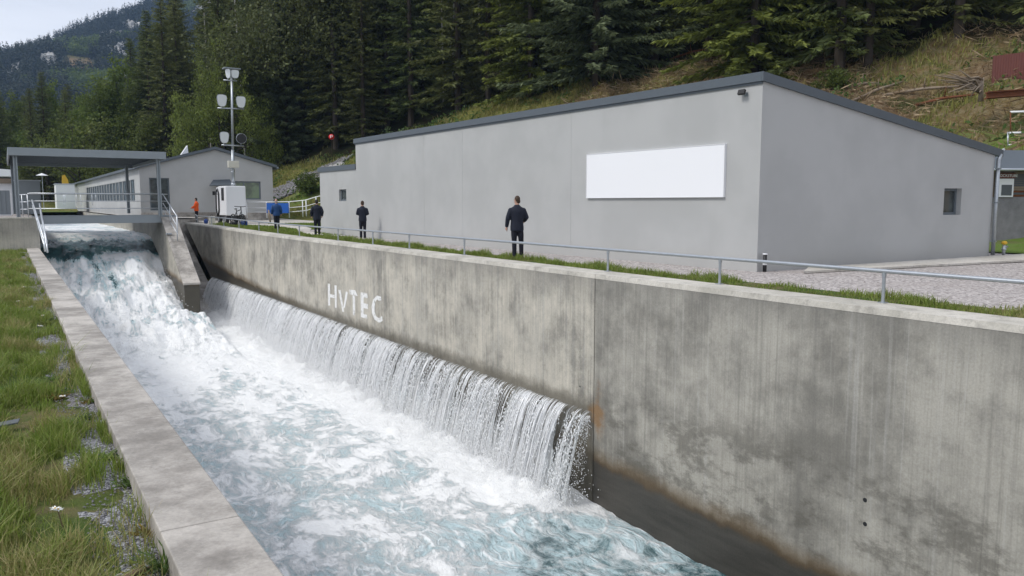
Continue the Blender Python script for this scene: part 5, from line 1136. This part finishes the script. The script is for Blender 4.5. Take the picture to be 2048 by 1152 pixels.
p = hillpt(682, 333); t = thing('boulder', 'pale boulder at the top of the loose stone slope by the annex roof', 'boulder', p); mb = MB(); mb.ball(p, (.8, .7, .4), 12, 8, .4); mb.ball(p + (-.9, -.3, -.15), (.6, .5, .3), 10, 7, .4); mb.build('stone', M['palerock'], t)
n = 2600; rg = np.random.default_rng(3)
sc_o = [o_ for o_ in COL.objects if o_.name == 'scree'][0]; co = np.empty(len(sc_o.data.vertices) * 3, np.float32); sc_o.data.vertices.foreach_get('co', co); co = co.reshape(-1, 3)
P = co[rg.integers(0, len(co), n)] + np.stack([rg.normal(0, .3, n), rg.normal(0, .3, n), 0 * rg.random(n)], 1); P[:, 2] = hill(P[:, 0], P[:, 1]) + .18
drops('stones', P, rg.uniform(.06, .2, n), rg.uniform(.6, 1, n), M['rock'])

# ------------------------------------------------------------------ left yard and far chalet
LY = 63.
def ly(px, py, Y=LY): return atY(px, py, Y)
t = thing('container', 'plain grey container behind the canopy posts', 'container', ly(55, 420)); A, B = ly(33, 421), ly(80, 362); mb = MB(); mb.box((A[0], LY, .83), (B[0], LY + 5, B[2])); mb.build('body', M['steel'], t, bevel=.03); mb = MB(); mb.box((A[0] - .05, LY - .05, B[2]), (B[0] + .05, LY + 5.05, B[2] + .06)); mb.build('roof_rim', M['galv'], t)
t = thing('sheet_fence', 'dark grey ribbed sheet fence at the left edge behind the abutment', 'fence', ly(0, 420, 57)); A, B = ly(-60, 419, 57), ly(19, 381, 57); mb = MB()
k = 0; x_ = A[0]
while x_ < B[0]: mb.box((x_, 57 + .05 * (k % 2), .9), (x_ + .12, 57.1 + .05 * (k % 2), B[2])); x_ += .12; k += 1
mb.build('sheet', M['steel'], t); mb = MB(); mb.box((A[0], 56.95, .84), (B[0] + .05, 57.2, .9)); mb.build('base_rail', M['white'], t); mb = MB(); mb.box((B[0] + .0, 57, .9), (B[0] + .08, 57.1, B[2] + .1)); mb.build('post', M['white'], t)
t = thing('shed', 'low white walled shed with brownish flat roof behind the ribbed fence', 'shed', ly(0, 382, 66)); A, B = ly(-80, 382, 66), ly(24, 367, 66); mb = MB(); mb.box((A[0], 66, .83), (B[0], 70, B[2])); mb.build('wall', M['white'], t); mb = MB(); mb.box((A[0] - .1, 65.7, B[2]), (B[0] + .2, 70.3, B[2] + .32)); mb.build('roof', M['wood'], t, bevel=.03)
t = thing('tent', 'white topped marquee beyond the shed at the left edge', 'tent', ly(0, 360, 85)); A, B = ly(-90, 351, 85), ly(24, 340, 85); mb = MB(); mb.prism([(A[0], 85, A[2]), (B[0] + .4, 85, A[2]), (B[0] + .4, 85, B[2]), (A[0], 85, B[2] + .3)], (0, 7, 0)); mb.build('roof', M['white'], t)
for x_ in (A[0] + .5, B[0] + .2):
    mb = MB(); mb.box((x_, 85.1, .83), (x_ + .12, 85.2, A[2])); mb.build('post', M['dark'], t)
mb = MB(); mb.box((A[0], 88, .83), (B[0] + .3, 88.1, A[2])); mb.build('back_wall', M['dark'], t)
t = thing('white_kiosk', 'plain white box kiosk at the far end of the workshop windows', 'kiosk', ly(115, 408, 112)); A, B = ly(114, 409, 112), ly(149, 369, 112); mb = MB(); mb.box((A[0], 112, .845), (B[0], 116, B[2])); mb.build('body', M['white'], t); mb = MB(); mb.box((A[0] - .1, 111.9, B[2]), (B[0] + .1, 116.1, B[2] + .1)); mb.build('roof', M['galv'], t)
t = thing('chalet', 'chalet with dark red gable and blue-grey roof beyond the workshop', 'house', ly(150, 356, 150)); CYv = 150
ap = ly(150, 334, CYv); e0 = ly(136, 354, CYv); e1 = ly(166, 357, CYv); rdv = np.array([12., 5., 0.])
mb = MB(); mb.prism([e0 + (.2, .3, 0), (e0[0] + .2, e0[1] + .3, .4), (e1[0] - .2, e1[1] + .3, .4), e1 + (-.2, .3, 0), ap + (0, .3, -.1)], rdv); mb.build('wall', M['red'], t)
mb = MB(); mb.prism([ap + (0, 0, .1), e1 + (.3, 0, -.1), e1 + (.3, 0, -.3), ap], rdv); mb.prism([e0 + (-.3, 0, -.1), ap + (0, 0, .1), ap, e0 + (-.3, 0, -.3)], rdv); mb.build('roof', M['roofblue'], t)
mb = MB(); c_ = (e0 + e1) / 2; mb.box(c_ + (-.9, .2, -2.4), c_ + (.9, .29, -.3)); mb.build('window', M['black'], t)
t = thing('tarpaulin', 'yellow folded tarpaulin standing left of the red gable', 'tarpaulin', ly(130, 372, 118)); c_ = ly(130, 361, 118); mb = MB(); mb.prism([c_ + (-.4, 0, -1.), c_ + (.45, 0, -1.), c_ + (.35, 0, .1), c_ + (0, 0, .75), c_ + (-.3, 0, .6)], (0, .3, 0)); mb.tube([c_ + (0, .15, -3), c_ + (0, .15, -.9)], .05); mb.build('cloth', M['yellow'], t)
for k, (px, py, lab) in enumerate(((84, 351, 'small white parasol beside the autumn trees under the canopy roof'),)):
    c_ = ly(px, py, 100 + 8 * k); t = thing('parasol', lab, 'parasol', (c_[0], c_[1], .84)); mb = MB(); mb.add([c_ + (0, 0, .25)] + [c_ + np.array([0.6 * math.cos(a), 0.6 * math.sin(a), 0]) for a in np.arange(8) * .785], [(0, 1 + i, 1 + (i + 1) % 8) for i in range(8)]); mb.build('shade', M['white'], t); mb = MB(); mb.tube([(c_[0], c_[1], .84), c_ + (0, 0, .2)], .03); mb.build('pole', M['galv'], t)

# ------------------------------------------------------------------ small things on the left bank
def gp(px, py): p = atz(px, py, -.80); p[2] = zL(p[0], p[1]); return p
def flower(px, py, r, lab):
    c = atz(px, py, -.68); t_ = thing('flower', lab, 'flower', (c[0], c[1], zL(c[0], c[1])), 'white flowers on the grass bank'); mb = MB()
    mb.tube([(c[0] + .03, c[1] + .02, zL(c[0], c[1])), c - (0, 0, .01)], .004, 5); mb.build('stalk', M['fern'] if False else M['stem'], t_)
    for b in range(3):
        cb = c + np.array([rnd.uniform(-r, r) * .8, rnd.uniform(-r, r) * .6, rnd.uniform(-.01, .01)]); mb = MB()
        for k in range(9):
            a = k * .698 + rnd.uniform(-.15, .15); d = np.array([math.cos(a), math.sin(a), rnd.uniform(-.1, .4)]); s_ = np.array([-math.sin(a), math.cos(a), 0]); mb.add([cb, cb + d * r * .5 + s_ * r * .17, cb + d * r * rnd.uniform(.75, 1.05), cb + d * r * .5 - s_ * r * .17], [(0, 1, 2, 3)])
        fo = mb.build('flower_head', M['petal'], t_); mb = MB(); mb.ball(cb + (0, 0, .005) - c + (np.array(c) - wloc(t_)), (r * .18, r * .18, r * .12), 8, 5); mb.build('flower_centre', M['yellow'], fo, local=True)
flower(115, 1017, .042, 'largest white flower nearest the camera on the grass bank'); flower(121, 793, .040, 'white flower above the dark grass tuft in the middle of the bank')
flower(82, 652, .045, 'white flower by the gravel, lower of the close pair far up the bank'); flower(86, 631, .040, 'white flower by the gravel, upper of the close pair far up the bank'); flower(49, 574, .05, 'farthest small white flower on the grass bank'); flower(36, 602, .03, 'tiny white flower left of the close pair on the bank')
def clump(name, px, py, n, L_, wdt, lab, cat, mat, up_=.9, flat=.3, grp=None, dz=0):
    p = gp(px, py); t_ = thing(name, lab, cat, p, grp); rg_ = np.random.default_rng(int(px * 7 + py)); P = np.stack([rg_.normal(0, .03, n), rg_.normal(0, .03, n), 0 * np.arange(n) + dz], 1); a = rg_.uniform(0, 6.283, n); el = rg_.uniform(up_ * .5, up_ * 1.5, n)
    D = np.stack([np.cos(a), np.sin(a), el], 1); ln = L_ * rg_.uniform(.6, 1.2, n)
    me = cards('leaves', P, D, ln, ln * wdt * rg_.uniform(.7, 1.3, n), rg_.random(n), M[mat], rg_, flat); link('leaves', me, t_)
    D2 = D * [1.3, 1.3, .25]; P2 = P + D / np.linalg.norm(D, axis=1, keepdims=True) * (ln * .8)[:, None]; link('leaf_tips', cards('leaf_tips', P2, D2, ln * .7, ln * wdt * .6, rg_.random(n), M[mat], rg_, flat), t_)
clump('grass_tuft', 132, 858, 190, .15, .055, 'dark green spiky grass tuft below a white flower', 'grass tuft', 'fern', 1.1)
clump('grass_tuft', 90, 1135, 170, .22, .04, 'long bladed light grass tuft at the bottom left corner', 'grass tuft', 'leafbright', .9)
clump('grass_tuft', 330, 1128, 90, .17, .07, 'tall grass tuft against the parapet at the bottom', 'grass tuft', 'fern', 1.3)
clump('weed', 215, 912, 40, .11, .32, 'broad leaved weed on the gravel beside the parapet', 'weed', 'fern', .45)
clump('weed', 262, 960, 46, .10, .30, 'round leaved weed nearer the bottom touching the parapet', 'weed', 'fern', .6)
clump('weed', 290, 1050, 36, .09, .28, 'yellowish weed against the parapet above the tall tuft', 'weed', 'leafautumn', .6)
clump('weed', 155, 742, 50, .13, .30, 'leafy weed growing from the gravel halfway along the parapet', 'weed', 'fern', .6)
clump('weed', 185, 800, 34, .10, .28, 'small weed hugging the parapet foot below the halfway weed', 'weed', 'fern', .7)
clump('weed', 112, 640, 40, .13, .28, 'weed at the parapet foot level with the close flower pair', 'weed', 'fern', .8)
p = gp(15, 862); t = thing('slate_plate', 'flat dark slate plate lying in the grass at the left edge', 'slate', p); mb = MB(); mb.prism([p + (-.16, -.02, .07), p + (.10, .06, .07), p + (.12, .20, .08), p + (-.16, .10, .08)], (0, 0, .016)); mb.build('plate', M['slate'], t, bevel=.003)
A, B = gp(222, 1156), gp(322, 1112); t = thing('stick', 'bare brown stick lying on the gravel at the bottom', 'stick', A); mb = MB(); mb.tube([A + (0, 0, .02), (A + B) / 2 + (0, 0, .035), B + (0, 0, .02)], [.022, .019, .012], 8); mb.tube([(A + B) / 2 + (0, 0, .035), (A + B) / 2 + (.03, .06, .05)], [.009, .004], 5); mb.build('stick_body', M['stem'], t, True)
n = 5000; rg = np.random.default_rng(8); yy = 4 + 40 * rg.random(n) ** 1.8; xx = rg.uniform(.38, .79, n); drops('pebbles', np.stack([xx, yy, zL(xx, yy) + .014], 1), rg.uniform(.004, .014, n), rg.uniform(.5, .8, n), M['rock'])

wk = np.random.default_rng(19)
for k in range(22):
    y_ = 5 + 20 * wk.random() ** 1.5; x_ = wk.uniform(.42, .76); c_ = np.array([x_, y_, zL(x_, y_)]); v_ = c_ - CAM; zz_ = v_ @ fw; qx, qy = 1024 + FPX * (v_ @ rt) / zz_, 576 - FPX * (v_ @ upv) / zz_
    if qy > 1150: continue
    clump('weed', qx, qy, int(wk.integers(26, 44)), wk.uniform(.05, .12), wk.uniform(.14, .34), 'small leafy weed growing through the grey gravel strip', 'weed', wk.choice(['fern', 'leafbright', 'fern', 'leafautumn']), wk.uniform(.5, 1.1), grp='weeds in the gravel strip')
# ------------------------------------------------------------------ people
M['skin'] = simple('skin', (.46, .27, .20), .55, 0, .08, 6); M['hairbrown'] = simple('brown_hair', (.055, .033, .02), .7, 0, .3, 30); M['hairdark'] = simple('dark_hair', (.02, .016, .014), .7, 0, .3, 30); M['navy'] = simple('navy_cloth', (.012, .015, .028), .85, 0, .2, 8); M['navy2'] = simple('dark_navy_trousers', (.009, .010, .018), .85, 0, .2, 8); M['bluejacket'] = simple('blue_jacket', (.012, .055, .17), .7, 0, .15, 8); M['orange'] = simple('orange_jacket', (.75, .10, .012), .75, 0, .12, 8); M['shoe'] = simple('black_shoe', (.012, .012, .013), .5, 0, .2)
M['greyhair'] = simple('grey_hair', (.35, .33, .31), .8, 0, .2, 30)
def remesh(mb, name, mat, par, vox, it=6):
    o_ = mb.build(name, mat, None, True, local=True); r_ = o_.modifiers.new('r', 'REMESH'); r_.mode = 'VOXEL'; r_.voxel_size = vox; r_.use_smooth_shade = True
    s_ = o_.modifiers.new('s', 'SMOOTH'); s_.factor = .5; s_.iterations = it
    dg = bpy.context.evaluated_depsgraph_get(); me = bpy.data.meshes.new_from_object(o_.evaluated_get(dg)); me.materials.clear(); me.materials.append(mat)
    bpy.data.objects.remove(o_); me.polygons.foreach_set('use_smooth', [True] * len(me.polygons)); return link(name, me, par)
def loft(mb, rings, n=18):
    vs = []; 
    for z_, cx_, cy_, rx_, ry_ in rings: vs += [(cx_ + rx_ * math.cos(2 * math.pi * k / n), cy_ + ry_ * math.sin(2 * math.pi * k / n), z_) for k in range(n)]
    m_ = len(rings); mb.add(vs, [tuple(range(n))[::-1], tuple((m_ - 1) * n + k for k in range(n))] + [(r * n + k, r * n + (k + 1) % n, (r + 1) * n + (k + 1) % n, (r + 1) * n + k) for r in range(m_ - 1) for k in range(n)])
def person(p, Hh, face, lab, jacket, arms, hair, legs=((-.10, 0), (.10, 0)), headturn=0., hem=.46, bulk=1.0, bald=False, collar=True):
    """arms: two (elbow, wrist) pairs in units of height, x to the right, y ahead; face: heading, clockwise from +Y"""
    t_ = thing('person', lab, 'person', p, rotz=-face); s = Hh
    sh = [np.array([-.104 * bulk, -.008, .772]), np.array([.104 * bulk, -.008, .772])]
    ht = np.array([math.sin(headturn), math.cos(headturn), 0]); hr_ = np.array([ht[1], -ht[0], 0])
    hc = np.array([0, .012, .935])
    b = MB()
    loft(b, [(z_ * s, 0, y_ * s, rx * s, ry * s) for z_, y_, rx, ry in ((.50, 0, .080, .055), (.56, 0, .085, .056), (.62, 0, .075, .05), (.72, 0, .09, .055), (.80, -.005, .095, .05), (.83, -.005, .05, .04))])
    b.tube([np.array((0, -.005, .80)) * s, np.array((0, .004, .90)) * s], [.036 * s, .033 * s], 12)
    b.ball(hc * s, (.043 * s, .053 * s, .066 * s), 16, 12); b.ball((hc + ht * .012 - (0, 0, .034)) * s, (.033 * s, .040 * s, .034 * s), 12, 8)
    b.ball((hc + ht * .054 - (0, 0, .010)) * s, (.008 * s, .010 * s, .012 * s), 8, 6)
    b.ball((hc + ht * .049 - (0, 0, .036)) * s, (.013 * s, .008 * s, .006 * s), 8, 6)
    for q in (-1, 1): b.ball((hc + hr_ * .044 * q - (0, 0, .006)) * s, (.007 * s, .012 * s, .018 * s), 8, 6)
    for i, q in enumerate((-1, 1)):
        el, wr_ = (np.array(v) for v in arms[i]); b.tube([sh[i] * s, el * s, wr_ * s], [.030 * s, .026 * s, .017 * s], 10)
        d = wr_ - el; d = d / np.linalg.norm(d); pl = wr_ + d * .035; u_ = np.cross(d, (0, 1., 0)) if abs(d[1]) < .8 else np.cross(d, (1., 0, 0)); u_ /= np.linalg.norm(u_); v_ = np.cross(u_, d)
        b.tube([wr_ * s, (wr_ + d * .02) * s, (pl + d * .012) * s], [.015 * s, .020 * s, .020 * s], 10)
        for f_, (o_, l_) in enumerate(((-.015, .034), (-.005, .040), (.005, .037), (.014, .028))):
            r0 = pl + v_ * o_; r1 = r0 + d * l_ * .5 - u_ * q * .006; r2 = r0 + d * l_ - u_ * q * .018; b.tube([r0 * s, r1 * s, r2 * s], [.0062 * s, .0058 * s, .0045 * s], 7)
        r0 = wr_ + d * .018 - v_ * .016; b.tube([r0 * s, (r0 - v_ * .016 + d * .016) * s, (r0 - v_ * .016 - u_ * q * .008 + d * .032) * s], [.0075 * s, .0065 * s, .005 * s], 7)
    for i, (lx, ly_) in enumerate(legs):
        b.tube([np.array((.05 * (i * 2 - 1), 0, .52)) * s, np.array((lx * .55 / 1.0 * .9 + .01 * (i * 2 - 1), ly_ * .4 + .008, .285)) * s, np.array((lx * .6, ly_ * .6, .04)) * s], [.05 * s, .034 * s, .022 * s], 10)
    remesh(b, 'body', M['skin'], t_, .0075, 3)
    j = MB(); k = bulk
    loft(j, [(z_ * s, 0, y_ * s, rx * s * k, ry * s * k) for z_, y_, rx, ry in ((hem, 0, .108, .080), (.52, 0, .108, .080), (.60, 0, .100, .074), (.70, 0, .114, .080), (.755, -.006, .124, .078), (.79, -.008, .118, .066), (.818, -.008, .088, .055), (.842, -.004, .050, .046), (.862, 0, .043, .043))])
    for i in range(2):
        el, wr_ = (np.array(v) for v in arms[i]); j.tube([(sh[i] + (0, 0, -.012)) * s, (sh[i] * .55 + el * .45) * s, el * s, (el * .4 + wr_ * .6) * s, wr_ * s], [.045 * s * k, .043 * s * k, .038 * s * k, .034 * s * k, .029 * s * k], 12); j.ball(sh[i] * s, .044 * s * k, 10, 8)
    remesh(j, 'jacket', M[jacket], t_, .016, 5)
    tr = MB(); loft(tr, [(z_ * s, 0, 0, rx * s, ry * s) for z_, rx, ry in ((.43, .085, .068), (.48, .096, .074), (.54, .094, .070))])
    for i, (lx, ly_) in enumerate(legs):
        q = i * 2 - 1; tr.tube([np.array((.048 * q, 0, .50)) * s, np.array((.05 * q * .5 + lx * .30, ly_ * .3, .38)) * s, np.array((lx * .52 + .008 * q, ly_ * .5 + .008, .28)) * s, np.array((lx * .60, ly_ * .6, .13)) * s, np.array((lx * .62, ly_ * .6, .022)) * s], [.052 * s, .050 * s, .041 * s, .036 * s, .036 * s], 12)
    remesh(tr, 'trousers', M['navy2'], t_, .014, 4)
    for lx, ly_ in legs:
        f_ = MB(); c_ = np.array((lx * .62, ly_ * .6 + .025, .02)) * s; f_.ball(c_, (.027 * s, .072 * s, .024 * s), 12, 8); f_.ball(c_ - (0, .03 * s, -.012 * s), (.026 * s, .035 * s, .03 * s), 10, 8); remesh(f_, 'shoe', M['shoe'], t_, .012, 2)
    h = MB()
    if bald: h.ball((hc - ht * .022 - (0, 0, .024)) * s, (.0445 * s, .036 * s, .030 * s), 14, 9)
    else: h.ball((hc - ht * .008 + (0, 0, .010)) * s, (.0475 * s, .0545 * s, .0635 * s), 16, 12); h.ball((hc - ht * .022 - (0, 0, .022)) * s, (.042 * s, .038 * s, .036 * s), 12, 8)
    h = remesh(h, 'hair', M[hair], t_, .012, 2)
    if not bald: # keep the hair off the face
        for v in h.data.vertices:
            r_ = np.array(v.co) / s - hc; fr = r_ @ ht
            if fr > .016 and r_[2] < .036: v.co = Vector(((hc + (r_ - ht * (fr - .016)) * .9) * s).tolist())
    for q in (-1, 1):
        e = MB(); e.ball((hc + ht * .0465 + hr_ * .017 * q + (0, 0, .003)) * s, (.006 * s, .005 * s, .004 * s), 8, 6); e.build('eye', M['black'], t_, True, local=True)
    return t_
def feet(px, py, D): p = atD(px, py, D); return p
def ground_person(px, py, D):
    p = atD(px, py, D); p[2] = float(g0(p[1])) + .015; return p
hang = lambda s_: ((.150 * s_, -.02, .65), (.145 * s_, .03, .52))
p1 = atz(1034, 517, .015); H1 = 1.79
person(p1, H1, math.radians(28), 'man in navy jacket and dark trousers standing nearest, left hand hanging down', 'navy', (((-.150, -.02, .645), (-.165, .02, .505)), ((.155, .01, .655), (.125, .11, .60))), 'hairbrown', ((-.07, .0), (.115, .0)), -.75, .445)
p2 = atz(726, 477, .015)
person(p2, 1.68, math.radians(22), 'man in dark suit with both forearms folded in front, head bowed', 'navy', (((-.140, .0, .655), (-.08, .14, .63)), ((.140, .0, .655), (.08, .14, .63))), 'hairbrown', ((-.08, 0), (.08, 0)), -.3, .46)
p3 = atz(635, 470, .03)
person(p3, 1.73, math.radians(18), 'dark haired man in long dark navy coat between the bald man and the suited man', 'navy', (((-.155, -.01, .65), (-.15, .05, .53)), ((.155, -.01, .65), (.14, .06, .54))), 'hairdark', ((-.08, 0), (.085, .02)), .2, .42, 1.05)
p4 = ground_person(554, 461, 45.)
person(p4, 1.76, math.radians(12), 'bald man in blue jacket and dark trousers in front of the blue banner', 'bluejacket', (hang(-1), hang(1)), 'greyhair', ((-.07, 0), (.08, 0)), -.3, .47, 1.02, True)
p5 = ground_person(394, 445, 59.)
person(p5, 1.80, math.radians(-62), 'man in bright orange jacket at the far end of the handrail', 'orange', (((-.15, .03, .66), (-.11, .15, .60)), ((.15, .04, .66), (.11, .16, .585))), 'hairdark', ((-.06, .02), (.07, 0)), .0, .47, 1.1)
# ------------------------------------------------------------------ air
g = G('air'); g.nt.links.new(g.n('VolumePrincipled', {'Color': (.45, .66, 1.), 'Density': .00013, 'Anisotropy': .1}).outputs[0], g.out.inputs[1])
mb = MB(); mb.box((-760, -120, -10.5), (1100, 1700, 620)); hz_ = mb.build('haze', g.mat); tag(hz_, kind='stuff')
